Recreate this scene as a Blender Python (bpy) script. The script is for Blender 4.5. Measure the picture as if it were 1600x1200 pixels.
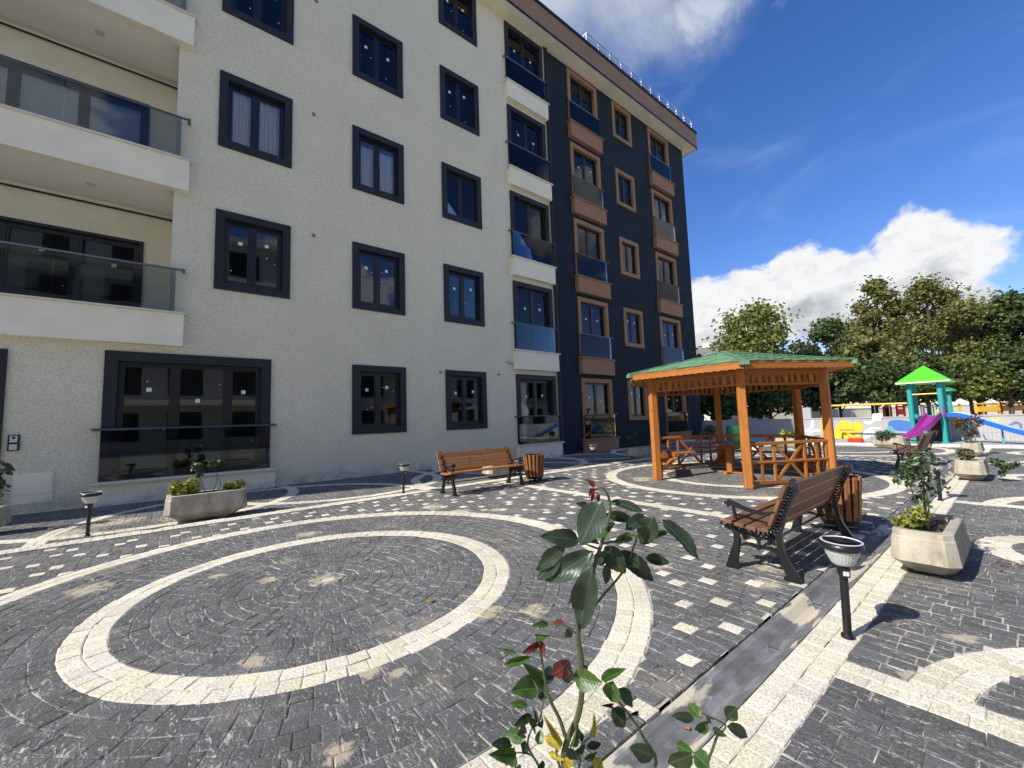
import bpy, math, random
import numpy as np
from mathutils import Vector, Matrix
for o in list(bpy.data.objects): bpy.data.objects.remove(o)
random.seed(7); rng = np.random.default_rng(7)
S = bpy.context.scene; COL = S.collection
R = math.radians; PI = math.pi

# ------------------------------------------------------------------ camera
F_PX, YAW, PITCH, ROLL, EYE = 645.46, 0.6829, 0.0876, -0.0331, 1.2
_cy, _sy, _cp, _sp, _cr, _sr = math.cos(YAW), math.sin(YAW), math.cos(PITCH), math.sin(PITCH), math.cos(ROLL), math.sin(ROLL)
FW = Vector((_sy*_cp, _cy*_cp, _sp)); _rt = Vector((_cy, -_sy, 0)); _up = _rt.cross(FW)
RT = _rt*_cr + _up*_sr; UP = -_rt*_sr + _up*_cr
CAMPOS = Vector((0, 0, EYE))
cam = bpy.data.cameras.new('camera'); camo = bpy.data.objects.new('camera', cam); COL.objects.link(camo)
cam.sensor_width = 36; cam.lens = F_PX/1600*36; cam.clip_start = .03; cam.clip_end = 2000
m = Matrix((RT, UP, -FW)).transposed().to_4x4(); m.translation = CAMPOS; camo.matrix_world = m
S.camera = camo
def pray(px, py): return FW + RT*((px-800)/F_PX) - UP*((py-600)/F_PX)
def at(px, py, depth): return CAMPOS + pray(px, py)*depth
def proj(P):
    q = Vector(P)-CAMPOS; z = q.dot(FW)
    return 800+F_PX*q.dot(RT)/z, 600-F_PX*q.dot(UP)/z, z

# ------------------------------------------------------------------ sun, sky, exposure
SUN_EL = R(40); SUN_DIR = Vector((-.985*math.cos(SUN_EL), .173*math.cos(SUN_EL), math.sin(SUN_EL))).normalized()
SUN_STRENGTH, SKY_STRENGTH, EXPOSURE = 3.5, .15, .80
sl = bpy.data.lights.new('sun', 'SUN'); sl.energy = SUN_STRENGTH; sl.angle = R(.5); sl.color = (1, .95, .87)
so = bpy.data.objects.new('sun', sl); COL.objects.link(so); so.rotation_euler = SUN_DIR.to_track_quat('Z', 'Y').to_euler(); so.location = (-10, 0, 30)
W = bpy.data.worlds.new('World'); S.world = W; W.use_nodes = True
S.view_settings.view_transform = 'Standard'; S.view_settings.look = 'None'; S.view_settings.gamma = 1
S.view_settings.exposure = EXPOSURE; S.view_settings.use_curve_mapping = False
S.render.engine = 'CYCLES'

class N:
    """tiny helper to write node trees"""
    def __init__(s, nt): s.t = nt; s.n = nt.nodes; s.l = nt.links
    def new(s, typ, **kw):
        n = s.n.new(typ)
        for k, v in kw.items(): setattr(n, k, v)
        return n
    def setin(s, n, key, v):
        if v is None: return
        i = n.inputs[key]
        if hasattr(v, 'is_linked') or isinstance(v, bpy.types.NodeSocket): s.l.new(v, i)
        else:
            if i.type == 'RGBA' and len(v) == 3: v = (*v, 1)
            i.default_value = v
    def math(s, op, a, b=None, c=None, clamp=False):
        n = s.new('ShaderNodeMath', operation=op, use_clamp=clamp)
        for i, v in enumerate((a, b, c)): s.setin(n, i, v)
        return n.outputs[0]
    def vmath(s, op, a, b=None, out=0):
        n = s.new('ShaderNodeVectorMath', operation=op)
        s.setin(n, 0, a)
        if b is not None: s.setin(n, 1, b)
        return n.outputs[out]
    def noise(s, vec, scale, detail=4, rough=.5, dist=0, out='Fac'):
        n = s.new('ShaderNodeTexNoise'); s.setin(n, 'Vector', vec); n.inputs['Scale'].default_value = scale
        n.inputs['Detail'].default_value = detail; n.inputs['Roughness'].default_value = rough; n.inputs['Distortion'].default_value = dist
        return n.outputs[out]
    def ramp(s, v, lo, hi, a=0., b=1., smooth=True):
        n = s.new('ShaderNodeMapRange', interpolation_type='SMOOTHSTEP' if smooth else 'LINEAR')
        s.setin(n, 0, v); n.inputs[1].default_value = lo; n.inputs[2].default_value = hi; n.inputs[3].default_value = a; n.inputs[4].default_value = b
        return n.outputs[0]
    def mix(s, f, a, b, typ='MIX'):
        n = s.new('ShaderNodeMix', data_type='RGBA', blend_type=typ)
        s.setin(n, 0, f); s.setin(n, 6, a); s.setin(n, 7, b)
        return n.outputs[2]
    def bump(s, h, strength=.3, dist=.01):
        n = s.new('ShaderNodeBump'); n.inputs['Strength'].default_value = strength; n.inputs['Distance'].default_value = dist
        s.setin(n, 'Height', h); return n.outputs[0]

def build_world():
    k = N(W.node_tree); k.n.clear()
    out = k.new('ShaderNodeOutputWorld'); bg = k.new('ShaderNodeBackground'); k.l.new(bg.outputs[0], out.inputs[0])
    bg.inputs[1].default_value = SKY_STRENGTH
    sky = k.new('ShaderNodeTexSky', sky_type='NISHITA'); sky.sun_disc = False; sky.sun_elevation = SUN_EL
    sky.sun_rotation = math.atan2(SUN_DIR.x, SUN_DIR.y); sky.altitude = 200; sky.air_density = 1.0; sky.dust_density = .35; sky.ozone_density = 2.6
    tc = k.new('ShaderNodeTexCoord'); d = tc.outputs['Generated']
    hs = k.new('ShaderNodeHueSaturation'); hs.inputs['Saturation'].default_value = 1.27; hs.inputs['Value'].default_value = .66
    k.l.new(sky.outputs[0], hs.inputs['Color'])
    skyc = k.mix(1., hs.outputs[0], (1.02, .865, 1.05), 'MULTIPLY')
    # cumulus: a few broad clumps whose edges are broken up by noise; like clumps are added out of view
    def blob(v, r): return v.normalized(), r
    blobs = [blob(pray(1120, 505), .095), blob(pray(1190, 485), .105), blob(pray(1275, 465), .115), blob(pray(1350, 475), .12), blob(pray(1430, 450), .105), blob(pray(1490, 428), .07), blob(pray(1425, 395), .07), blob(pray(1450, 405), .06), blob(pray(1235, 428), .05)]
    for az, el, r in ((-150, 24, .26), (-105, 32, .22), (-70, 14, .22), (-168, 20, .2), (-125, 15, .2), (121, 20, .11), (132, 26, .10), (166, 14, .16), (-20, 62, .25)):  # unseen clumps, some mirrored in windows, some added to brighten the shaded facade
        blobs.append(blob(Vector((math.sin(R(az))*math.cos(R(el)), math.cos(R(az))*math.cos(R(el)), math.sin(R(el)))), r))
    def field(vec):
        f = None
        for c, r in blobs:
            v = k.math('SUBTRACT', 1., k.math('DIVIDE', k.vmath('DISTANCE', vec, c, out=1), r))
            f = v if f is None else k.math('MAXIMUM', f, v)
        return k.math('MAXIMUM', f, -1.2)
    st = k.vmath('MULTIPLY', d, (1, 1, 1.5))
    n1 = k.noise(st, 8, 8, .58, .2)
    n2 = k.noise(k.vmath('ADD', st, (SUN_DIR.x*.05, SUN_DIR.y*.05, .05)), 8, 5, .58, .2)
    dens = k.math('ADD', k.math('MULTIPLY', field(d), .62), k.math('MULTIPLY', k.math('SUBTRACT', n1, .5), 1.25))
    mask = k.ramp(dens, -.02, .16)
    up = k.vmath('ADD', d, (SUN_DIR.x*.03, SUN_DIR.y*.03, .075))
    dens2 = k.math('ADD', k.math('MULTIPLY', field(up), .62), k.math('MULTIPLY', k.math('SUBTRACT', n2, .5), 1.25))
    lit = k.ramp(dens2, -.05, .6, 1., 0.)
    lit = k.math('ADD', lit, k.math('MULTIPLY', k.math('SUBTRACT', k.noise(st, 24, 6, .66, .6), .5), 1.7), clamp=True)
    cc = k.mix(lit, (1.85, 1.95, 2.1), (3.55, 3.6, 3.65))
    # soft high cloud over the building and thin wisps everywhere
    soft = k.math('ADD', k.ramp(k.vmath('DISTANCE', d, pray(900, -60).normalized(), out=1), .05, .42, .75, -.35, False), k.math('MULTIPLY', k.math('SUBTRACT', k.noise(d, 3.2, 6, .55, .6), .5), 1.6))
    softm = k.math('MULTIPLY', k.ramp(soft, .05, .75), .9)
    streak = k.math('ADD', k.ramp(k.vmath('DISTANCE', k.vmath('MULTIPLY', d, (1, 1, 2.2)), k.vmath('MULTIPLY', tuple(pray(1125, 12).normalized()), (1, 1, 2.2)), out=1), .0, .2, .5, -.4, False), k.math('MULTIPLY', k.math('SUBTRACT', k.noise(st, 11, 9, .6, .8), .5), 1.5))
    strm = k.math('MULTIPLY', k.ramp(streak, .1, .6), .6)
    wis = k.math('MULTIPLY', k.ramp(k.noise(k.vmath('MULTIPLY', d, (2.2, 1., 3.2)), 2.2, 9, .6, 1.2), .52, .82), .12)
    c = k.mix(wis, skyc, (3.1, 3.5, 4.1))
    c = k.mix(strm, c, (3.2, 3.4, 3.7))
    c = k.mix(softm, c, (2.4, 2.6, 2.95))
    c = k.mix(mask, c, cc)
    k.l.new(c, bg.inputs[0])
build_world()

# ------------------------------------------------------------------ materials
MATS = {}
def mat(name, color, rough=.6, var=.12, vscale=6, bump=0, bscale=60, bdist=.004, metal=0, spec=.5, stretch=None, extra=None, rnd=0, coord='pos', trans=0):
    if name in MATS: return MATS[name]
    M = bpy.data.materials.new(name); M.use_nodes = True; k = N(M.node_tree)
    b = k.n['Principled BSDF']; MATS[name] = M
    if coord == 'pos': v = k.new('ShaderNodeNewGeometry').outputs['Position']
    else: v = k.new('ShaderNodeTexCoord').outputs['Object']
    if stretch: v = k.vmath('MULTIPLY', v, stretch)
    n = k.noise(v, vscale, 6, .6)
    f = k.ramp(n, .25, .75, 1-var*1.6, 1+var*1.6, False)
    if rnd:
        g = k.new('ShaderNodeNewGeometry'); oi = k.new('ShaderNodeObjectInfo')
        r = k.math('FRACT', k.math('ADD', g.outputs['Random Per Island'], oi.outputs['Random']))
        f = k.math('MULTIPLY', f, k.ramp(r, 0, 1, 1-rnd, 1+rnd, False))
    c = k.vmath('MULTIPLY', k.mix(0., color, color), f)
    cs = k.new('ShaderNodeCombineXYZ'); 
    for i in range(3): k.l.new(f, cs.inputs[i])
    c = k.vmath('MULTIPLY', tuple(color), cs.outputs[0])
    if extra: c = extra(k, c, v)
    k.l.new(c, b.inputs['Base Color']); b.inputs['Roughness'].default_value = rough; b.inputs['Metallic'].default_value = metal
    b.inputs['Specular IOR Level'].default_value = spec
    if bump: k.l.new(k.bump(k.noise(v, bscale, 5, .6), bump, bdist), b.inputs['Normal'])
    return M

def dirt_base(k, c, v):   # splash dirt near the ground
    z = k.new('ShaderNodeSeparateXYZ'); k.l.new(k.new('ShaderNodeNewGeometry').outputs['Position'], z.inputs[0])
    f = k.math('MULTIPLY', k.ramp(z.outputs[2], 0, .35, .55, 0), k.ramp(k.noise(v, 5, 6, .65), .35, .7))
    return k.mix(f, c, (.25, .22, .17))
def mk_white():
    def ex(k, c, v):
        p = k.new('ShaderNodeNewGeometry').outputs['Position']
        s = k.noise(k.vmath('MULTIPLY', p, (34, 34, 75)), 1., 4, .65)
        c = k.mix(k.ramp(s, .36, .64, 0, .8), c, (.60, .565, .44))
        st = k.noise(k.vmath('MULTIPLY', p, (1.6, 1.6, .25)), 1.2, 5, .6)
        c = k.mix(k.ramp(st, .5, .85, 0, .22), c, (.55, .53, .46))
        return dirt_base(k, c, v)
    return ex
def combed(M, sx, sz, strength, dist):
    k = N(M.node_tree); p = k.new('ShaderNodeNewGeometry').outputs['Position']
    h = k.noise(k.vmath('MULTIPLY', p, (sx, sx, sz)), 1., 4, .65)
    k.l.new(k.bump(h, strength, dist), k.n['Principled BSDF'].inputs['Normal'])
M_WHITE = mat('white_plaster', (.90, .85, .65), .9, .04, 1.2, extra=mk_white()); combed(M_WHITE, 34, 75, 1., .014)
M_TRIM = mat('smooth_white_plaster', (.88, .835, .66), .8, .05, 2, bump=.15, bscale=30, extra=dirt_base)
M_COPING = mat('stone_coping', (.70, .68, .60), .6, .08, 12)
M_NAVY = mat('navy_plaster', (.006, .0145, .026), .85, .15, 2); combed(M_NAVY, 30, 45, .7, .01)
M_ANTH = mat('anthracite_render', (.011, .0155, .023), .6, .12, 5, bump=.2, bscale=120)
M_BROWN = mat('brown_render', (.34, .185, .10), .75, .08, 4, bump=.2, bscale=120)
M_BROWN2 = mat('fascia_brown', (.29, .18, .105), .6, .08, 2)
M_BLACKM = mat('black_metal_trim', (.012, .013, .016), .45, .1, 10)
M_PVC = mat('anthracite_pvc', (.009, .012, .018), .35, .05, 8)
M_ALU = mat('satin_aluminium', (.62, .63, .65), .32, .05, 20, metal=1.)
M_CHROME = mat('dark_handrail', (.18, .19, .2), .3, .05, 20, metal=1.)
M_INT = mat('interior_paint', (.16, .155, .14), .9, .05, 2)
M_CURT = mat('sheer_curtain', (.80, .79, .76), .9, .04, 6)
M_STICK = mat('paper_sticker', (.82, .82, .80), .8, .02, 9)
M_SLABW = M_TRIM
M_CEIL = mat('ceiling_paint', (.90, .88, .80), .9, .02, 2)
def glass(name, tint, ior=1.6, rough=.004, wave=.02):
    M = bpy.data.materials.new(name); M.use_nodes = True; k = N(M.node_tree); k.n.clear(); MATS[name] = M
    out = k.new('ShaderNodeOutputMaterial'); mx = k.new('ShaderNodeMixShader'); tr = k.new('ShaderNodeBsdfTransparent'); gl = k.new('ShaderNodeBsdfGlossy')
    fr = k.new('ShaderNodeFresnel'); fr.inputs[0].default_value = ior
    tr.inputs[0].default_value = (*tint, 1); gl.inputs['Roughness'].default_value = rough; gl.inputs[0].default_value = (.92, .95, 1, 1)
    p = k.new('ShaderNodeNewGeometry').outputs['Position']
    bp = k.bump(k.noise(p, 1.3, 2, .5), wave, .05)
    k.l.new(bp, gl.inputs['Normal'])
    k.l.new(fr.outputs[0], mx.inputs[0]); k.l.new(tr.outputs[0], mx.inputs[1]); k.l.new(gl.outputs[0], mx.inputs[2]); k.l.new(mx.outputs[0], out.inputs[0])
    return M
M_PANE = glass('window_glass', (.90, .92, .93), 1.52)
M_BAL = glass('smoked_glass', (.66, .70, .73), 1.37)

def wood(name, col, dark, scale=1., rough=.55, axis=(1, 18, 18), spec=.35, use='obj'):
    M = bpy.data.materials.new(name); M.use_nodes = True; k = N(M.node_tree); b = k.n['Principled BSDF']; MATS[name] = M
    tc = k.new('ShaderNodeTexCoord'); oi = k.new('ShaderNodeObjectInfo'); g = k.new('ShaderNodeNewGeometry')
    off = k.new('ShaderNodeCombineXYZ'); k.l.new(k.math('MULTIPLY', k.math('ADD', oi.outputs['Random'], g.outputs['Random Per Island']), 37.), off.inputs[0]); k.l.new(k.math('MULTIPLY', oi.outputs['Random'], 11.), off.inputs[1])
    v = k.vmath('ADD', tc.outputs['Object'] if use == 'obj' else g.outputs['Position'], off.outputs[0])
    gv = k.vmath('MULTIPLY', v, tuple(a*scale for a in axis))
    n = k.noise(gv, 3., 6, .6, 1.2)
    c = k.mix(k.ramp(n, .3, .72), col, dark)
    kn = k.noise(v, 7, 2, .4)
    c = k.mix(k.ramp(kn, .68, .76, 0, .7), c, tuple(x*.35 for x in dark))
    r = k.math('FRACT', k.math('ADD', k.math('MULTIPLY', oi.outputs['Random'], 7.3), g.outputs['Random Per Island']))
    cs = k.new('ShaderNodeCombineXYZ'); rr = k.ramp(r, 0, 1, .8, 1.18, False)
    for i in range(3): k.l.new(rr, cs.inputs[i])
    k.l.new(k.vmath('MULTIPLY', c, cs.outputs[0]), b.inputs['Base Color']); b.inputs['Roughness'].default_value = rough; b.inputs['Specular IOR Level'].default_value = spec
    k.l.new(k.bump(n, .25, .003), b.inputs['Normal']); return M
M_GAZ = wood('orange_varnished_pine_upright', (.47, .18, .036), (.33, .11, .02), axis=(16, 16, 1.2))
M_GAZX = wood('orange_varnished_pine', (.47, .18, .036), (.33, .11, .02), axis=(1.2, 16, 16))
M_SLAT = wood('bench_timber', (.21, .105, .05), (.13, .062, .03), axis=(1.4, 20, 20), rough=.5)
M_SLATO = wood('orange_bench_timber', (.46, .20, .055), (.33, .13, .035), axis=(1.4, 20, 20), rough=.5)
M_BINW = wood('bin_timber', (.36, .155, .06), (.24, .09, .035), axis=(20, 20, 1.4))
M_IRON = mat('black_cast_iron', (.010, .011, .012), .32, .15, 30, bump=.25, bscale=150, bdist=.002)
M_IRONB = mat('brown_cast_iron', (.05, .026, .016), .4, .15, 30, bump=.25, bscale=150, bdist=.002)
def conc_ex(k, c, v):
    p = k.new('ShaderNodeNewGeometry').outputs['Position']
    c = k.mix(k.ramp(k.noise(k.vmath('MULTIPLY', p, (1, 1, .35)), 9, 7, .72), .42, .7, 0, .75), c, (.22, .18, .12))
    c = k.mix(k.ramp(k.noise(p, 140, 2, .5), .62, .72, 0, .6), c, (.14, .12, .09))
    return c
M_CONC = mat('weathered_concrete', (.43, .395, .31), .88, .16, 5, bump=.45, bscale=90, bdist=.004, extra=conc_ex)
M_SOIL = mat('planter_soil', (.075, .045, .03), .95, .3, 20, bump=.8, bscale=60, bdist=.02)
M_LAMPB = mat('black_lamp_plastic', (.012, .013, .014), .35, .08, 20)
def lens_mat():
    M = bpy.data.materials.new('ribbed_clear_plastic'); M.use_nodes = True; k = N(M.node_tree); b = k.n['Principled BSDF']
    b.inputs['Base Color'].default_value = (.72, .74, .70, 1); b.inputs['Roughness'].default_value = .18; b.inputs['Transmission Weight'].default_value = .35; b.inputs['IOR'].default_value = 1.45
    return M
M_LENS = lens_mat()
M_SOLAR = mat('solar_cell', (.008, .01, .02), .12, .05, 20)
M_SILVER = mat('silver_plastic', (.6, .61, .62), .3, .04, 20)

SAND_BLOBS = [((.96, 3.57), .17), ((.62, 3.9), .12), ((1.33, 3.45), .06), ((1.55, 2.25), .16), ((1.8, 2.05), .12), ((.78, 2.12), .09), ((.86, 2.02), .06), ((.35, 2.62), .1), ((.3, 4.3), .1), ((3.0, 4.9), .22), ((3.4, 4.6), .16),
    ((2.9, 5.45), .25), ((7.0, 4.75), .3), ((6.8, 4.6), .2), ((3.25, 1.25), .14), ((3.6, 1.35), .16), ((3.05, 1.95), .13), ((.5, 1.7), .08), ((2.6, .42), .07), ((3.2, .3), .1), ((3.0, .1), .1), ((2.45, .6), .1), ((-.6, 7.9), .45), ((-1., 7.5), .4), ((.1, 7.6), .4), ((1.2, 5.2), .18), ((-.5, 4.7), .2)]
def stone_mat(name, base, white_fleck, fleck, rnd, bumpy, sandf, rgh=.85, edged=.9):
    M = bpy.data.materials.new(name); M.use_nodes = True; k = N(M.node_tree); b = k.n['Principled BSDF']; MATS[name] = M
    g = k.new('ShaderNodeNewGeometry'); p = g.outputs['Position']; oi = k.new('ShaderNodeObjectInfo')
    r = k.math('FRACT', k.math('ADD', g.outputs['Random Per Island'], oi.outputs['Random']))
    r2 = k.math('FRACT', k.math('MULTIPLY', r, 17.3))
    f = k.math('MULTIPLY', k.ramp(r, 0, 1, 1-rnd, 1+rnd, False), k.ramp(k.noise(p, 1.1, 3, .5), .3, .7, .88, 1.12, False))
    f = k.math('MULTIPLY', f, k.ramp(k.noise(p, 95, 6, .85), .34, .66, .35, 1.65, False))
    cs = k.new('ShaderNodeCombineXYZ'); k.l.new(f, cs.inputs[0]); k.l.new(f, cs.inputs[1]); k.l.new(k.math('MULTIPLY', f, k.ramp(r2, 0, 1, .95, 1.08, False)), cs.inputs[2])
    c = k.vmath('MULTIPLY', base, cs.outputs[0])
    # split-face ridges and dried sand caught in them
    off = k.vmath('ADD', p, k.vmath('MULTIPLY', k.noise(p, 9, 3, .5, out='Color'), (.05, .05, .05)))
    rid = k.noise(k.vmath('MULTIPLY', off, (70, 18, 20)), 1., 7, .72, 1.1)
    fl = k.math('MULTIPLY', k.ramp(rid, .545, .63), k.ramp(k.noise(p, 4, 5, .65), .30, .60, .15, 1.))
    fl = k.math('MULTIPLY', fl, fleck)
    c = k.mix(fl, c, white_fleck)
    # blown sand lying on the paving
    sd = None
    for (x, y), rr in SAND_BLOBS:
        v = k.math('SUBTRACT', 1., k.math('DIVIDE', k.vmath('DISTANCE', k.vmath('MULTIPLY', p, (1, 1, 0)), (x, y, 0), out=1), rr))
        sd = v if sd is None else k.math('MAXIMUM', sd, v)
    sd = k.math('MAXIMUM', sd, -1.)
    sm = k.ramp(k.math('ADD', sd, k.math('MULTIPLY', k.math('SUBTRACT', k.noise(p, 13, 7, .72), .5), 3.0)), .2, .65)
    sm2 = k.ramp(k.noise(p, 1.3, 8, .72), .52, .76, 0, .6)
    c = k.mix(k.math('MULTIPLY', k.math('MAXIMUM', sm, sm2), sandf), c, (.50, .43, .31))
    at_ = k.new('ShaderNodeAttribute', attribute_name='edge')
    du = k.math('MULTIPLY', k.ramp(k.math('ADD', at_.outputs['Fac'], k.math('MULTIPLY', k.math('SUBTRACT', k.noise(p, 45, 5, .7), .5), 1.5)), .35, .75), k.ramp(k.noise(p, 3.4, 7, .74), .46, .64, .03, .8))
    c = k.mix(k.math('MULTIPLY', du, edged), c, (.60, .57, .48))
    k.l.new(c, b.inputs['Base Color']); b.inputs['Roughness'].default_value = rgh; b.inputs['Specular IOR Level'].default_value = .25
    h = k.math('ADD', k.math('MULTIPLY', rid, 1.), k.math('MULTIPLY', k.noise(p, 110, 5, .75), .9))
    k.l.new(k.bump(h, bumpy, .006), b.inputs['Normal']); return M
M_DARKST = stone_mat('dark_split_face_stone', (.128, .128, .124), (.58, .56, .50), .95, .16, 1., .9)
M_LIGHTST = stone_mat('cream_stone', (.66, .605, .47), (.74, .70, .58), .3, .09, .5, .2, edged=.1)
def joint_mat():
    M = bpy.data.materials.new('joint_sand'); M.use_nodes = True; k = N(M.node_tree); b = k.n['Principled BSDF']
    p = k.new('ShaderNodeNewGeometry').outputs['Position']
    c = k.mix(k.ramp(k.noise(p, 3.5, 6, .65), .34, .50), (.06, .058, .055), (.56, .53, .45))
    k.l.new(c, b.inputs['Base Color']); b.inputs['Roughness'].default_value = .95; return M
M_JOINT = joint_mat()
def drain_ex(k, c, v):
    p = k.new('ShaderNodeNewGeometry').outputs['Position']
    c = k.mix(k.ramp(k.noise(k.vmath('MULTIPLY', p, (3, 9, 3)), 1.6, 6, .65, .6), .42, .66), c, (.24, .24, .245))
    c = k.mix(k.ramp(k.noise(k.vmath('MULTIPLY', k.vmath('ADD', p, (.7, 0, 0)), (1.5, 7, 1)), 1., 4, .55), .535, .57), c, (.56, .50, .38))
    return c
M_DRAIN = mat('damp_concrete', (.15, .15, .15), .9, .15, 8, spec=.15, bump=.3, bscale=80, extra=drain_ex)
M_EARTH = mat('park_ground', (.20, .18, .12), .95, .25, .6, bump=.4, bscale=8, bdist=.05)
M_PLAYG = mat('playground_concrete', (.42, .41, .38), .9, .12, 1.5, bump=.2, bscale=40)
M_GREYW = mat('grey_painted_wall', (.40, .40, .41), .85, .08, 1.5, bump=.15, bscale=40)

def leafmat(name, cols, trans=.35, rough=.45):
    M = bpy.data.materials.new(name); M.use_nodes = True; k = N(M.node_tree); k.n.clear(); MATS[name] = M
    out = k.new('ShaderNodeOutputMaterial'); pb = k.new('ShaderNodeBsdfPrincipled'); tl = k.new('ShaderNodeBsdfTranslucent'); mx = k.new('ShaderNodeMixShader')
    g = k.new('ShaderNodeNewGeometry'); oi = k.new('ShaderNodeObjectInfo')
    r = k.math('FRACT', k.math('ADD', g.outputs['Random Per Island'], oi.outputs['Random']))
    cr = k.new('ShaderNodeValToRGB'); el = cr.color_ramp.elements
    while len(el) < len(cols): el.new(.5)
    for i, c in enumerate(cols): el[i].position = i/(len(cols)-1); el[i].color = (*c, 1)
    k.l.new(r, cr.inputs[0])
    n = k.noise(g.outputs['Position'], .9, 3, .5)
    cs = k.new('ShaderNodeCombineXYZ'); f = k.ramp(n, .3, .7, .75, 1.25, False)
    for i in range(3): k.l.new(f, cs.inputs[i])
    c = k.vmath('MULTIPLY', cr.outputs[0], cs.outputs[0])
    k.l.new(c, pb.inputs['Base Color']); pb.inputs['Roughness'].default_value = rough
    k.l.new(c, tl.inputs[0]); mx.inputs[0].default_value = trans
    k.l.new(pb.outputs[0], mx.inputs[1]); k.l.new(tl.outputs[0], mx.inputs[2]); k.l.new(mx.outputs[0], out.inputs[0]); return M
L_DARK = leafmat('dark_green_leaves', [(.045, .075, .024), (.075, .115, .036), (.125, .165, .05)], .4)
L_PLANE = leafmat('turning_plane_leaves', [(.095, .125, .036), (.145, .175, .045), (.20, .215, .055), (.30, .26, .07), (.16, .14, .045)], .42)
L_YEL = leafmat('yellowing_leaves', [(.075, .12, .03), (.16, .20, .04), (.36, .34, .055)], .42)
L_SHRUB = leafmat('rose_leaves', [(.028, .062, .02), (.05, .095, .03), (.075, .125, .04)], .3, .4)
L_LIME = leafmat('lime_variegated_leaves', [(.10, .14, .02), (.25, .26, .04), (.42, .40, .07)], .3)
L_PALE = leafmat('grey_green_leaves', [(.06, .09, .045), (.10, .13, .07), (.05, .08, .03)], .25)
M_BARK = mat('bark', (.085, .065, .045), .9, .3, 8, bump=.6, bscale=30, bdist=.02)
M_TWIG = mat('green_twig', (.07, .085, .03), .6, .2, 12)

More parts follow.
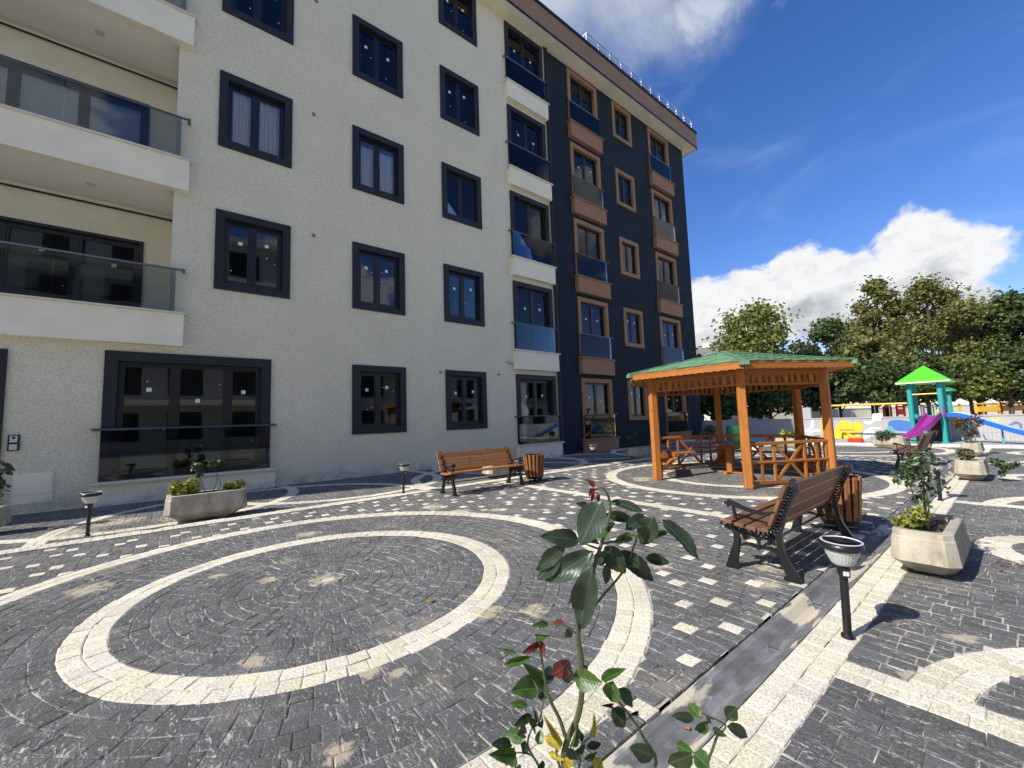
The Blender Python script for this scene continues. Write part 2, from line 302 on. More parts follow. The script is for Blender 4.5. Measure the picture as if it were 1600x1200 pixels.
# ------------------------------------------------------------------ mesh building
class MB:
    def __init__(s): s.v = []; s.f = []; s.m = []
    def add(s, vs, fs, mi=0):
        o = len(s.v); s.v += [tuple(v) for v in vs]; s.f += [tuple(o+i for i in f) for f in fs]; s.m += [mi]*len(fs); return s
    def box(s, x0, x1, y0, y1, z0, z1, mi=0):
        return s.add([(x0, y0, z0), (x1, y0, z0), (x1, y1, z0), (x0, y1, z0), (x0, y0, z1), (x1, y0, z1), (x1, y1, z1), (x0, y1, z1)],
                     [(0, 3, 2, 1), (4, 5, 6, 7), (0, 1, 5, 4), (1, 2, 6, 5), (2, 3, 7, 6), (3, 0, 4, 7)], mi)
    def cbox(s, hx, hy, hz, c, M=None, mi=0):
        """box with chamfered edges, half sizes, optional transform"""
        vs = []; idx = {}
        for sx in (-1, 1):
            for sy in (-1, 1):
                for sz in (-1, 1):
                    for a in range(3):
                        p = [sx*hx, sy*hy, sz*hz]
                        for b in range(3):
                            if b != a: p[b] -= (sx, sy, sz)[b]*c
                        idx[(sx, sy, sz, a)] = len(vs); vs.append(Vector(p))
        fs = []
        def q(l, nrm):
            cen = [vs[i] for i in l]; n = (cen[1]-cen[0]).cross(cen[2]-cen[0])
            fs.append(tuple(l) if n.dot(nrm) > 0 else tuple(reversed(l)))
        for a in range(3):
            b, d = (a+1) % 3, (a+2) % 3
            for sa in (-1, 1):
                l = []
                for sb, sd in ((-1, -1), (1, -1), (1, 1), (-1, 1)):
                    t = [0, 0, 0]; t[a] = sa; t[b] = sb; t[d] = sd; l.append(idx[(*t, a)])
                n = Vector((0, 0, 0)); n[a] = sa; q(l, n)
            for sb in (-1, 1):
                for sd in (-1, 1):
                    t0 = [0, 0, 0]; t0[a] = -1; t0[b] = sb; t0[d] = sd; t1 = list(t0); t1[a] = 1
                    n = Vector((0, 0, 0)); n[b] = sb; n[d] = sd
                    q([idx[(*t0, b)], idx[(*t1, b)], idx[(*t1, d)], idx[(*t0, d)]], n)
        for sx in (-1, 1):
            for sy in (-1, 1):
                for sz in (-1, 1): q([idx[(sx, sy, sz, a)] for a in range(3)], Vector((sx, sy, sz)))
        if M is not None: vs = [M @ v for v in vs]
        return s.add(vs, fs, mi)
    def bar(s, a, b, w, t, up=(0, 0, 1), c=.004, mi=0, ext=0):
        """chamfered beam from a to b; w across, t along up"""
        a, b = Vector(a), Vector(b); d = (b-a); L = d.length; d.normalize(); u = Vector(up); sd = u.cross(d)
        if sd.length < 1e-4: sd = Vector((1, 0, 0)).cross(d)
        sd.normalize(); u = d.cross(sd)
        M = Matrix((d, sd, u)).transposed().to_4x4(); M.translation = (a+b)/2
        return s.cbox(L/2+ext, w/2, t/2, min(c, w*.3, t*.3), M, mi)
    def tube(s, pts, r, n=8, mi=0, caps=True):
        pts = [Vector(p) for p in pts]; rs = r if isinstance(r, (list, tuple)) else [r]*len(pts)
        vs = []; prev = None
        for i, p in enumerate(pts):
            d = (pts[min(i+1, len(pts)-1)]-pts[max(i-1, 0)]).normalized()
            if prev is None: x = d.orthogonal().normalized()
            else:
                x = prev - d*prev.dot(d)
                x = x.normalized() if x.length > 1e-5 else d.orthogonal().normalized()
            prev = x; y = d.cross(x)
            vs += [p + (x*math.cos(2*PI*j/n) + y*math.sin(2*PI*j/n))*rs[i] for j in range(n)]
        fs = [(i*n+j, i*n+(j+1) % n, (i+1)*n+(j+1) % n, (i+1)*n+j) for i in range(len(pts)-1) for j in range(n)]
        if caps: fs += [tuple(reversed(range(n))), tuple((len(pts)-1)*n+j for j in range(n))]
        return s.add(vs, fs, mi)
    def lathe(s, prof, n=24, cx=0, cy=0, mi=0, rot=0):
        vs = [(cx+r*math.cos(2*PI*j/n+rot), cy+r*math.sin(2*PI*j/n+rot), z) for r, z in prof for j in range(n)]
        fs = [(i*n+j, i*n+(j+1) % n, (i+1)*n+(j+1) % n, (i+1)*n+j) for i in range(len(prof)-1) for j in range(n)]
        fs += [tuple(reversed(range(n))), tuple((len(prof)-1)*n+j for j in range(n))]
        return s.add(vs, fs, mi)
    def prism(s, poly, d0, d1, axis='x', mi=0):
        """2D polygon extruded along axis; poly is (y,z) for x, (x,z) for y, (x,y) for z"""
        def P(p, d): return {'x': (d, p[0], p[1]), 'y': (p[0], d, p[1]), 'z': (p[0], p[1], d)}[axis]
        n = len(poly); vs = [P(p, d0) for p in poly] + [P(p, d1) for p in poly]
        fs = [tuple(reversed(range(n))), tuple(n+i for i in range(n))] + [(i, (i+1) % n, n+(i+1) % n, n+i) for i in range(n)]
        return s.add(vs, fs, mi)
    def mesh(s, name, mats, smooth=False):
        me = bpy.data.meshes.new(name); me.from_pydata(s.v, [], s.f)
        for M in (mats if isinstance(mats, (list, tuple)) else [mats]): me.materials.append(M)
        if any(s.m): me.polygons.foreach_set('material_index', s.m)
        if smooth:
            me.polygons.foreach_set('use_smooth', [True]*len(s.f))
            try: me.set_sharp_from_angle(angle=R(42))
            except Exception: pass
        me.update(); return me
    def build(s, name, mats, parent=None, smooth=False, loc=None):
        return link(name, s.mesh(name, mats, smooth), parent, loc)
def link(name, data, parent=None, loc=None, rot=None, scale=None):
    o = bpy.data.objects.new(name, data); COL.objects.link(o)
    if parent is not None: o.parent = parent
    if loc is not None: o.location = loc
    if rot is not None: o.rotation_euler = rot
    if scale is not None: o.scale = scale
    return o
def tag(o, label=None, cat=None, group=None, kind=None):
    for k_, v in (('label', label), ('category', cat), ('group', group), ('kind', kind)):
        if v: o[k_] = v
    return o
def thing(name, label, cat, loc=(0, 0, 0), rz=0, group=None):
    o = link(name, None, None, loc, (0, 0, rz)); o.empty_display_size = .1
    return tag(o, label, cat, group)
def copy_tree(o, parent=None):
    c = o.copy(); COL.objects.link(c)
    if parent is not None: c.parent = parent
    for ch in list(o.children): copy_tree(ch, c)
    return c

# ------------------------------------------------------------------ ground
def sheet(name, x0, x1, y0, y1, z, M):
    b = MB().add([(x0, y0, z), (x1, y0, z), (x1, y1, z), (x0, y1, z)], [(0, 1, 2, 3)]); return tag(b.build(name, M), kind='structure')
sheet('ground', -600, 600, -600, 600, -.09, M_EARTH)
pav = tag(link('paving', None), kind='structure')
DY0, DY1 = .84, 1.045      # drain channel
KY0, KY1 = 6.64, 6.87      # kerb band
FY = 9.86                  # facade plane
PX1 = 17.55
bed = MB()
bed.add([(-6, DY1+.012, -.006), (PX1, DY1+.012, -.006), (PX1, FY, -.006), (-6, FY, -.006)], [(0, 1, 2, 3)])
bed.add([(-6, -9, -.006), (PX1, -9, -.006), (PX1, DY0, -.006), (-6, DY0, -.006)], [(0, 1, 2, 3)])
bed.build('joint_bed', M_JOINT, pav)
stones = []   # (poly, kind, zoff)
def clip(poly, nx, ny, d):     # keep nx*x+ny*y >= d
    out = []
    for i, p in enumerate(poly):
        q = poly[(i+1) % len(poly)]; a = nx*p[0]+ny*p[1]-d; b = nx*q[0]+ny*q[1]-d
        if a >= 0: out.append(p)
        if a*b < 0: t = a/(a-b); out.append((p[0]+(q[0]-p[0])*t, p[1]+(q[1]-p[1])*t))
    return out
def visible(x, y, mg=1.6):
    q = Vector((x, y, 0))-CAMPOS; z = q.dot(FW)
    if z < .2: return False
    return abs(q.dot(RT)) < z*800/F_PX+mg and q.dot(UP) > -z*600/F_PX-mg
GAP = .0035
def ring(cx, cy, r0, r1, kind, cond=None, ln=.1):
    rm = (r0+r1)/2; n = max(5, int(2*PI*rm/ln)); a = random.random()*6
    for i in range(n):
        w = 2*PI/n*(1+random.uniform(-.12, .12)*0); a0 = a+i*w+GAP/2/rm; a1 = a+(i+1)*w-GAP/2/rm
        x, y = cx+rm*math.cos((a0+a1)/2), cy+rm*math.sin((a0+a1)/2)
        if not visible(x, y) or (cond and not cond(x, y)): continue
        g = GAP/2
        stones.append(([(cx+r*math.cos(t), cy+r*math.sin(t)) for r, t in ((r0+g, a0), (r1-g, a0), (r1-g, a1), (r0+g, a1))][::-1], kind, 0))
RB = [.05+i*.0912 for i in range(14)]            # 13 dark rings to 1.235
RB += [1.3385, 1.44] + [1.44+.0975*(i+1) for i in range(8)] + [2.325, 2.43]
CIRC = [(.96, 3.57), (8.41, 3.62), (15.86, 3.62)]
for cx, cy in CIRC:
    for i in range(len(RB)-1):
        ring(cx, cy, RB[i], RB[i+1], 'w' if i in (13, 14, 23, 24) else 'd', cond=lambda x, y: x < PX1-.05)
ARCS = []     # arcs outside the circles: cx, cy, r0, r1, cond
for b0 in (2.4, 7.65, 12.9):
    ARCS.append((b0, -.95, 1.19, 1.38, lambda x, y, b0=b0: x > b0+.1 and y < .645))
    ARCS.append((b0+3.1, -.27, .44, .64, lambda x, y: y < .645))
for c in (-.3, 2.65, 7.3, 11.2, 14.6): ARCS.append((c, 9.25, 2.02, 2.2, lambda x, y: y > KY1+.02 and y < FY-.02))
for c in (1.2, 6.1, 9.4, 13.2): ARCS.append((c, 7.15, 2.3, 2.48, lambda x, y: y > KY1+.02 and y < FY-.02))
for cx, cy, r0, r1, cond in ARCS:
    rm = (r0+r1)/2; ring(cx, cy, r0, rm, 'w', cond); ring(cx, cy, rm, r1, 'w', cond)
def rects(x0, x1, y0, y1, bands=(), scatter=False):
    nx = round((x1-x0)/.0935); w = (x1-x0)/nx; used = set()
    for i in range(nx):
        xa, xb = x0+i*w, x0+(i+1)*w; xm = (xa+xb)/2; y = y0-random.random()*.08
        band = any(a <= xm <= b for a, b in bands)
        j = 0
        while y < y1-.02:
            L = random.uniform(.078, .125) if not scatter else random.choice((.088, .0935, .1, .112))
            if y1-(y+L) < .04: L = y1-y
            ya, yb = max(y, y0), min(y+L, y1); y += L; j += 1
            if yb-ya < .03 or not visible(xm, (ya+yb)/2): continue
            ym = (ya+yb)/2; k = 'd'; g = GAP/2; e = lambda: random.uniform(-.0022, .0022)
            poly = [(xa+g+e(), ya+g+e()), (xb-g+e(), ya+g+e()), (xb-g+e(), yb-g+e()), (xa+g+e(), yb-g+e())]
            skip = False
            for cx, cy in (CIRC if y0 > 1 and y1 < 7 else ()):
                d = math.hypot(xm-cx, ym-cy)
                if d < 2.36: skip = True
                elif d < 2.6: nx_, ny_ = (xm-cx)/d, (ym-cy)/d; poly = clip(poly, nx_, ny_, nx_*cx+ny_*cy+2.436)
            for cx, cy, r0, r1, cond in ARCS:
                if not cond(xm, ym): continue
                d = math.hypot(xm-cx, ym-cy)
                if abs(d-(r0+r1)/2) > .3: continue
                nx_, ny_ = (xm-cx)/d, (ym-cy)/d
                if d > (r0+r1)/2: poly = clip(poly, nx_, ny_, nx_*cx+ny_*cy+r1+.004)
                else: poly = clip(poly, -nx_, -ny_, -(nx_*cx+ny_*cy+r0-.004))
                if len(poly) < 3: break
            if skip or len(poly) < 3: continue
            A = .5*abs(sum(p[0]*q[1]-q[0]*p[1] for p, q in zip(poly, poly[1:]+poly[:1])))
            if A < .0009: continue
            if band: k = 'w'
            elif scatter:
                row = round(ym/.19); col = i + (row % 2)*2 + (row//2 % 2)
                if col % 5 == 0 and (i, row) not in used and abs(ym-row*.19) < .06 and random.random() < .95: k = 'w'; used.add((i, row))
            stones.append((poly, k, 0))
rects(-4.5, PX1, DY1+.004, KY0, [(-2.6, -2.4), (4.92, 5.11), (12.38, 12.57)], True)
rects(.2, PX1, -2.2, .645, [(2.30, 2.49), (7.56, 7.75), (12.82, 13.0)])
rects(-5, PX1, KY1+.01, FY-.004, [])
def rows(y0, y1, x0, x1, kind, z=0, ln=(.085, .125)):
    x = x0
    while x < x1:
        L = random.uniform(*ln); g = GAP/2
        if visible(x+L/2, (y0+y1)/2): stones.append(([(x+g, y0+g), (x+L-g, y0+g), (x+L-g, y1-g), (x+g, y1-g)], kind, z))
        x += L
rows(.648, .743, .2, PX1, 'w'); rows(.744, .838, .2, PX1, 'w')
rows(KY0+.004, KY0+.118, -5, PX1, 'w', .018); rows(KY0+.119, KY1, -5, PX1, 'w', .018)
# the 300 stones of each colour that show largest are objects of their own, the rest are joined
def parea(poly):
    pts = []
    for x, y in poly:
        a, b, z = proj((x, y, 0))
        if z < .2: return 0
        pts.append((a, b))
    cx = sum(p[0] for p in pts)/len(pts); cy = sum(p[1] for p in pts)/len(pts)
    if not (0 < cx < 1600 and 0 < cy < 1200): return 0
    return .5*abs(sum(p[0]*q[1]-q[0]*p[1] for p, q in zip(pts, pts[1:]+pts[:1])))
sc = sorted(range(len(stones)), key=lambda i: -parea(stones[i][0]))
single = {'d': [i for i in sc if stones[i][1] == 'd' and len(stones[i][0]) == 4][:300], 'w': [i for i in sc if stones[i][1] == 'w' and len(stones[i][0]) == 4][:300]}
singles = set(single['d']+single['w'])
EDGE = {}
def set_edge(me, mb):
    a = me.attributes.new('edge', 'FLOAT', 'POINT'); a.data.foreach_set('value', EDGE.pop(id(mb)))
def block(mb, poly, top, tilt, ch=.0028, deep=-.02):
    n = len(poly); cx = sum(p[0] for p in poly)/n; cy = sum(p[1] for p in poly)/n
    zt = lambda x, y: top + tilt[0]*(x-cx)+tilt[1]*(y-cy)
    size = min(math.hypot(p[0]-cx, p[1]-cy) for p in poly); f = 1-min(.5, ch*3/max(size, .01))
    vs = [(x, y, deep) for x, y in poly] + [(x, y, zt(x, y)-ch) for x, y in poly] + [(cx+(x-cx)*f, cy+(y-cy)*f, zt(x, y)) for x, y in poly]
    EDGE.setdefault(id(mb), []).extend([1.]*(2*n)+[0.]*n)
    fs = [(i, (i+1) % n, n+(i+1) % n, n+i) for i in range(n)] + [(n+i, n+(i+1) % n, 2*n+(i+1) % n, 2*n+i) for i in range(n)] + [tuple(2*n+i for i in range(n))]
    mb.add(vs, fs)
for kind, nm, M in (('d', 'paving_stone', M_DARKST), ('w', 'cream_paving_stone', M_LIGHTST)):
    mb = MB()
    for i, (poly, k_, z) in enumerate(stones):
        if k_ == kind and i not in singles: block(mb, poly, z+random.uniform(-.002, .002), (random.gauss(0, .012), random.gauss(0, .012)))
    fo = tag(mb.build(nm+'_field', M, pav), kind='stuff'); set_edge(fo.data, mb)
    variants = []
    for v in range(6):
        u = MB(); e = lambda: random.uniform(-.035, .035)
        block(u, [(-.5+e(), -.5+e()), (.5+e(), -.5+e()), (.5+e(), .5+e()), (-.5+e(), .5+e())], 0, (0, 0), .0025)
        # unit block: chamfer scaled for a 0.09 m stone
        for q in range(8, 12):
            x, y, zz = u.v[q]; u.v[q] = (x*1.0, y*1.0, zz)
        for q in range(8, 12): u.v[q] = (u.v[q-4][0]*.88, u.v[q-4][1]*.88, u.v[q][2])
        me = u.mesh(nm, M); set_edge(me, u); variants.append(me)
    for i in single[kind]:
        poly = stones[i][0]; e1 = Vector((poly[1][0]-poly[0][0], poly[1][1]-poly[0][1])); e2 = Vector((poly[2][0]-poly[1][0], poly[2][1]-poly[1][1]))
        cx = sum(p[0] for p in poly)/4; cy = sum(p[1] for p in poly)/4
        l2 = (e2.length + math.hypot(poly[0][0]-poly[3][0], poly[0][1]-poly[3][1]))/2; l1 = (e1.length+math.hypot(poly[2][0]-poly[3][0], poly[2][1]-poly[3][1]))/2
        link(nm, random.choice(variants), pav, (cx, cy, stones[i][2]+random.uniform(-.002, .002)), (random.gauss(0, .012), random.gauss(0, .012), math.atan2(e1.y, e1.x)), (l1, l2, 1))
# drain channel with a shallow dished section
prof = [(DY1+.008, -.05), (DY1+.002, -.012), (DY1-.03, -.018), (DY1-.07, -.048), ((DY0+DY1)/2, -.062), (DY0+.07, -.046), (DY0+.03, -.016), (DY0+.004, -.004), (DY0+.001, -.05)]
b = MB(); xs = [-.5+.75*i for i in range(26)]
for i in range(len(xs)-1):
    x0, x1 = xs[i]+.002, xs[i+1]-.002; n = len(prof); dz = random.uniform(-.002, .002)
    b.add([(x0, y, z+dz) for y, z in prof]+[(x1, y, z+dz) for y, z in prof], [(j, j+1, n+j+1, n+j) for j in range(n-1)]+[tuple(range(n)), tuple(reversed(range(n, 2*n)))])
dr = tag(b.build('drain_channel', M_DRAIN), kind='structure')
# playground slab behind a low kerb
b = MB().box(PX1+.14, 60, -12, 12, -.08, .05); tag(b.build('playground_slab', M_PLAYG), kind='structure')
b = MB()
for i in range(24): b.box(PX1+.002, PX1+.135, -6+.7*i+.004, -6+.7*(i+1)-.004, -.08, .075+random.uniform(-.003, .003))
tag(b.build('kerb', M_COPING), kind='structure')

# ------------------------------------------------------------------ apartment building
BLD = thing('apartment_building', 'five storey apartment block with white and navy plaster facade', 'building', (0, 0, 0))
BX0, BX1, NX, TOP = -7.8, 19.84, 10.13, 14.74
FH = 3.0
rowt = lambda k_: 2.633+FH*(k_-1)
opens = []   # openings (x0,x1,z0,z1)
WIN = []     # plain windows
for c, x0, x1, floors in (('A', .49, 1.84, (2, 3, 4, 5)), ('B', 3.18, 4.52, (1, 2, 3, 4, 5)), ('C', 5.68, 7.03, (1, 2, 3, 4, 5)), ('F', 14.0, 15.33, (1, 2, 3, 4, 5))):
    for k_ in floors: WIN.append((c, k_, x0, x1, rowt(k_)-(1.59 if c == 'F' else 1.64), rowt(k_)))
FR = []
for c, x0, x1 in (('D', 8.18, 9.9), ('E', 11.25, 12.98), ('G', 16.67, 18.42)):
    for k_ in (1, 2, 3, 4, 5): FR.append((c, k_, x0, x1, (.45 if k_ == 1 else .39+FH*(k_-1)), rowt(k_)))
FR.append(('W', 1, -.99, 1.51, .40, rowt(1)))
RX = -.17    # right edge of the recessed balconies
for w in WIN+FR: opens.append(w[2:])
opens.append((BX0+.6, RX, 2.78, TOP-.3))
opens.append((-3.3, -2.07, 0, 2.56))
def wall_grid(mb, x0, x1, z0, z1, y, ops, th=.02):
    xs = sorted({x0, x1, *[v for o in ops for v in o[:2] if x0 < v < x1]}); zs = sorted({z0, z1, *[v for o in ops for v in o[2:] if z0 < v < z1]})
    for i in range(len(xs)-1):
        for j in range(len(zs)-1):
            xm, zm = (xs[i]+xs[i+1])/2, (zs[j]+zs[j+1])/2
            if any(o[0] < xm < o[1] and o[2] < zm < o[3] for o in ops): continue
            mb.add([(xs[i], y, zs[j]), (xs[i+1], y, zs[j]), (xs[i+1], y, zs[j+1]), (xs[i], y, zs[j+1])], [(0, 1, 2, 3)])
    for o in ops:          # reveals
        if o[1] <= x0 or o[0] >= x1: continue
        a0, a1, c0, c1 = max(o[0], x0), min(o[1], x1), max(o[2], z0), min(o[3], z1); d = y+.24
        mb.add([(a0, y, c0), (a0, d, c0), (a0, d, c1), (a0, y, c1)], [(0, 1, 2, 3)]); mb.add([(a1, y, c0), (a1, d, c0), (a1, d, c1), (a1, y, c1)], [(3, 2, 1, 0)])
        mb.add([(a0, y, c1), (a1, y, c1), (a1, d, c1), (a0, d, c1)], [(0, 1, 2, 3)]); mb.add([(a0, y, c0), (a1, y, c0), (a1, d, c0), (a0, d, c0)], [(3, 2, 1, 0)])
b = MB(); wall_grid(b, BX0, NX, 0, TOP, FY, opens)
b.add([(NX, FY, 0), (NX, FY+.06, 0), (NX, FY+.06, TOP), (NX, FY, TOP)], [(0, 1, 2, 3)])
b.add([(BX0, FY, 0), (BX0, FY+11, 0), (BX0, FY+11, TOP), (BX0, FY, TOP)], [(0, 3, 2, 1)]).build('white_wall', M_WHITE, BLD)
b = MB(); wall_grid(b, NX, BX1, 0, TOP, FY+.04, opens)
b.add([(BX1, FY+.04, 0), (BX1, FY+11, 0), (BX1, FY+11, TOP), (BX1, FY+.04, TOP)], [(0, 1, 2, 3)])
b.add([(BX0, FY+11, 0), (BX1, FY+11, 0), (BX1, FY+11, TOP), (BX0, FY+11, TOP)], [(3, 2, 1, 0)]).build('navy_wall', M_NAVY, BLD)
# thin black strips marking grooves at the far corner of the navy wall
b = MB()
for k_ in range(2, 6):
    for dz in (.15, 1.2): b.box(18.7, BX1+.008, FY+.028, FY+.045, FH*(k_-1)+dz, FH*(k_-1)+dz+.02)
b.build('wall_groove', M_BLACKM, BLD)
# recess back wall with sliding doors, side wall
dops = []
for k_ in range(2, 6): dops.append((-6.2, -.63, .43+FH*(k_-1)+.02, 2.1+FH*(k_-1)))
b = MB(); wall_grid(b, BX0+.6, RX, 2.78, TOP-.3, FY+1.24, dops)
b.add([(RX, FY, 2.78), (RX, FY+1.24, 2.78), (RX, FY+1.24, TOP-.3), (RX, FY, TOP-.3)], [(3, 2, 1, 0)])
b.add([(BX0+.6, FY, 2.78), (BX0+.6, FY+1.24, 2.78), (BX0+.6, FY+1.24, TOP-.3), (BX0+.6, FY, TOP-.3)], [(0, 1, 2, 3)]).build('balcony_wall', M_TRIM, BLD)
# interior
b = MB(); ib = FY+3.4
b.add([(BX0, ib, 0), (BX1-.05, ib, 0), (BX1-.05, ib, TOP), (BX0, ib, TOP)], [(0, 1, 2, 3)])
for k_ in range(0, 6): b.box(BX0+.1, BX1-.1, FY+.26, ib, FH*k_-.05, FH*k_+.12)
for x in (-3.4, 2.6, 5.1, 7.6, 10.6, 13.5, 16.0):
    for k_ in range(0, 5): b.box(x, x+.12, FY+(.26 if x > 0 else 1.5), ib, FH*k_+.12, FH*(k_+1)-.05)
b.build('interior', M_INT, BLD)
# eaves, roof
OV = .5; b = MB().box(BX0-OV, BX1+OV, FY-OV, FY+11+OV, TOP, TOP+.04); b.build('eave_soffit', M_TRIM, BLD)
b = MB().box(BX0-OV-.02, BX1+OV+.02, FY-OV-.02, FY+11+OV, TOP+.04, TOP+.82); b.build('fascia', M_BROWN2, BLD)
b = MB().box(BX0-OV-.035, BX1+OV+.035, FY-OV-.035, FY-OV-.021, TOP-.01, TOP+.07)
b.box(BX0-OV-.06, BX1+OV+.06, FY-OV-.06, FY+11+OV, TOP+.822, TOP+.93).box(BX1+OV+.021, BX1+OV+.035, FY-OV-.02, FY+11, TOP-.01, TOP+.07).build('gutter', M_BLACKM, BLD)
rr = link('roof_railing', None, BLD); ry = FY-.42; rz = TOP+.93
MB().tube([(12.0, ry+.8, rz), (12.0, ry+.8, rz+.45), (12.0, ry, rz+.52), (20.15, ry, rz+.52)], .022, 6).tube([(12.0, ry, rz+.33), (20.15, ry, rz+.33)], .018, 6).tube([(12.0, ry, rz+.17), (20.15, ry, rz+.17)], .018, 6).build('handrail', M_ALU, rr)
pm = MB().box(-.016, .016, -.016, .016, 0, .5).mesh('post', M_ALU)
for i in range(12): link('post', pm, rr, (12.0+i*.74, ry, rz))
# downpipe, cables, vents
dp = MB(); dp.tube([(NX-.09, FY-.07, .02), (NX-.09, FY-.07, TOP-.12), (NX-.09, FY+.02, TOP-.03)], .065, 12); 
for k_ in range(6): dp.tube([(NX-.09, FY-.07, 1.2+2.4*k_), (NX-.09, FY-.07, 1.26+2.4*k_)], .075, 12)
dp.build('downpipe', M_ANTH, BLD, True)
vm = MB().lathe([(.036, 0), (.036, .03), (.026, .03), (.024, .008)], 14).mesh('vent_hole', M_BLACKM, True)
for px, py in ((490, 179), (490, 368), (688, 582), (779, 585), (494, 2)):
    q = pray(px, py); t = FY/q.y; link('vent_hole', vm, BLD, (q.x*t, FY+.012, EYE+q.z*t), (R(90), 0, 0))
cab = MB()
for i in range(4): cab.tube([(7.75+.02*i, FY-.01, 2.98), (7.82, FY-.03-.01*i, 2.99+.03*i), (7.98+.02*i, FY-.03, 2.92+.025*i), (8.08, FY-.01, 2.9)], .006, 5)
cab.build('loose_cable', M_ALU, BLD)
# intercom and meter box on the wall
b = MB().box(-2.005, -1.885, FY-.025, FY, .985, 1.23); ic = b.build('intercom', M_BLACKM, BLD)
MB().box(-1.985, -1.905, FY-.031, FY-.024, 1.115, 1.215).build('camera_panel', M_SILVER, ic); MB().box(-1.985, -1.905, FY-.031, FY-.024, 1.0, 1.085).build('call_panel', M_SILVER, ic)
MB().lathe([(.02, 0), (.016, .008)], 12).build('camera_eye', M_BLACKM, ic, loc=(-1.945, FY-.031, 1.185)).rotation_euler = (R(90), 0, 0)
b = MB().box(-1.93, -1.5, FY-.012, FY, .16, .62); mb_ = b.build('meter_box', M_TRIM, BLD); MB().box(-1.91, -1.52, FY-.022, FY-.011, .30, .6).build('meter_door', M_TRIM, mb_)
# entrance door at the left edge
b = MB(); b.box(-2.2, -2.07, FY-.04, FY+.15, 0, 2.56).box(-3.3, -2.2, FY-.04, FY+.15, 2.42, 2.56).box(-3.3, -3.17, FY-.04, FY+.15, 0, 2.42); ed = b.build('entrance_door', M_ANTH, BLD)
MB().box(-3.17, -2.2, FY+.08, FY+.12, .02, 2.42).build('door_leaf', M_PVC, ed)

def ringbox(mb, x0, x1, z0, z1, w, y0, y1, bottom=True, wb=None):
    wb = wb or w
    mb.box(x0, x0+w, y0, y1, z0, z1-w); mb.box(x1-w, x1, y0, y1, z0, z1-w); mb.box(x0, x1, y0, y1, z1-w, z1)
    if bottom: mb.box(x0+w, x1-w, y0, y1, z0, z0+wb)
stick_me = MB().box(-.036, .036, -.0015, .0015, -.036, .036).mesh('sticker', M_STICK)
dot_me = MB().box(-.011, .011, -.0015, .0015, -.011, .011).mesh('sticker', M_STICK)
def glazing(par, x0, x1, z0, z1, n, y, curtain, fr=None, stick=True, door=False):
    """sash frames, panes, stickers, curtain"""
    fr = fr or [i/n for i in range(n+1)]
    xs = [x0+(x1-x0)*t for t in fr]
    s = MB(); ringbox(s, x0, x1, z0, z1, .05, y-.03, y+.03)
    for x in xs[1:-1]: s.box(x-.045, x+.045, y-.036, y+.035, z0+.05, z1-.05)
    for i in range(n):
        a, b_ = xs[i]+(.05 if i == 0 else .045), xs[i+1]-(.05 if i == n-1 else .045)
        ringbox(s, a, b_, z0+.05, z1-.05, .035, y-.022, y+.022)
    s.build('sash', M_PVC, par)
    for i in range(n):
        a, b_ = xs[i]+.085, xs[i+1]-.085
        p = MB().box(a-.004, b_+.004, y-.004, y+.004, z0+.081, z1-.081).build('pane', M_PANE, par)
        if stick:
            cx = a+(b_-a)*random.uniform(.4, .65); cz = z1-.08-(z1-z0)*random.uniform(.2, .3)
            link('sticker', stick_me, par, (cx, y-.0065, cz), (0, random.gauss(0, .06), 0))
            for q in range(random.choice((1, 2, 2))): link('sticker', dot_me, par, (random.choice((a+.05, b_-.05, (a+b_)/2)), y-.0065, random.uniform(z0+.13, z1-.3)))
    if curtain:
        c = MB(); nn = 60; zt, zb = z1-.06-random.choice((0, 0, .12)), z0+.03; o = random.random()*9
        pts = [(x0+.04+(x1-x0-.08)*i/nn, y+.075+.022*math.sin(i*1.9+o)+.012*math.sin(i*.63+o)) for i in range(nn+1)]
        c.add([(x, yy, zb) for x, yy in pts]+[(x, yy, zt) for x, yy in pts]+[(x, yy+.006, zb) for x, yy in pts]+[(x, yy+.006, zt) for x, yy in pts],
              [(i, i+1, nn+2+i, nn+1+i) for i in range(nn)]+[(2*nn+2+i, 3*nn+3+i, 3*nn+4+i, 2*nn+3+i) for i in range(nn)])
        c.build('curtain', M_CURT, par, True)
CURT = {('A', 3), ('B', 3), ('C', 3), ('D', 3), ('E', 5), ('F', 5), ('G', 5), ('F', 3), ('E', 3), ('G', 3), ('F', 4), ('G', 4)}
STK = lambda c, k_: (c, k_) not in CURT
def balustrade(x0, x1, z, top, y, ext=.11):
    bl = MB().tube([(x0-ext, y, top), (x1+ext, y, top)], .02, 8); bl.box(x0-ext-.01, x0-ext+.03, y-.02, FY, top-.022, top+.022); bl.box(x1+ext-.03, x1+ext+.01, y-.02, FY, top-.022, top+.022)
    o = bl.build('balustrade', M_CHROME, BLD)
    MB().box(x0+.005, x1-.005, y-.005, y+.005, z+.015, top-.02).build('glass_panel', M_BAL, o)
    return o
for c, k_, x0, x1, z0, z1 in WIN:
    brown = c == 'F'; b = MB(); yy = FY+(.04 if brown else 0); ringbox(b, x0, x1, z0, z1, .15, yy-.04, yy+.13)
    w = b.build('window', M_BROWN if brown else M_ANTH, BLD)
    glazing(w, x0+.15, x1-.15, z0+.15, z1-.15, 2, yy+.10, (c, k_) in CURT, [0, .47, 1], STK(c, k_))
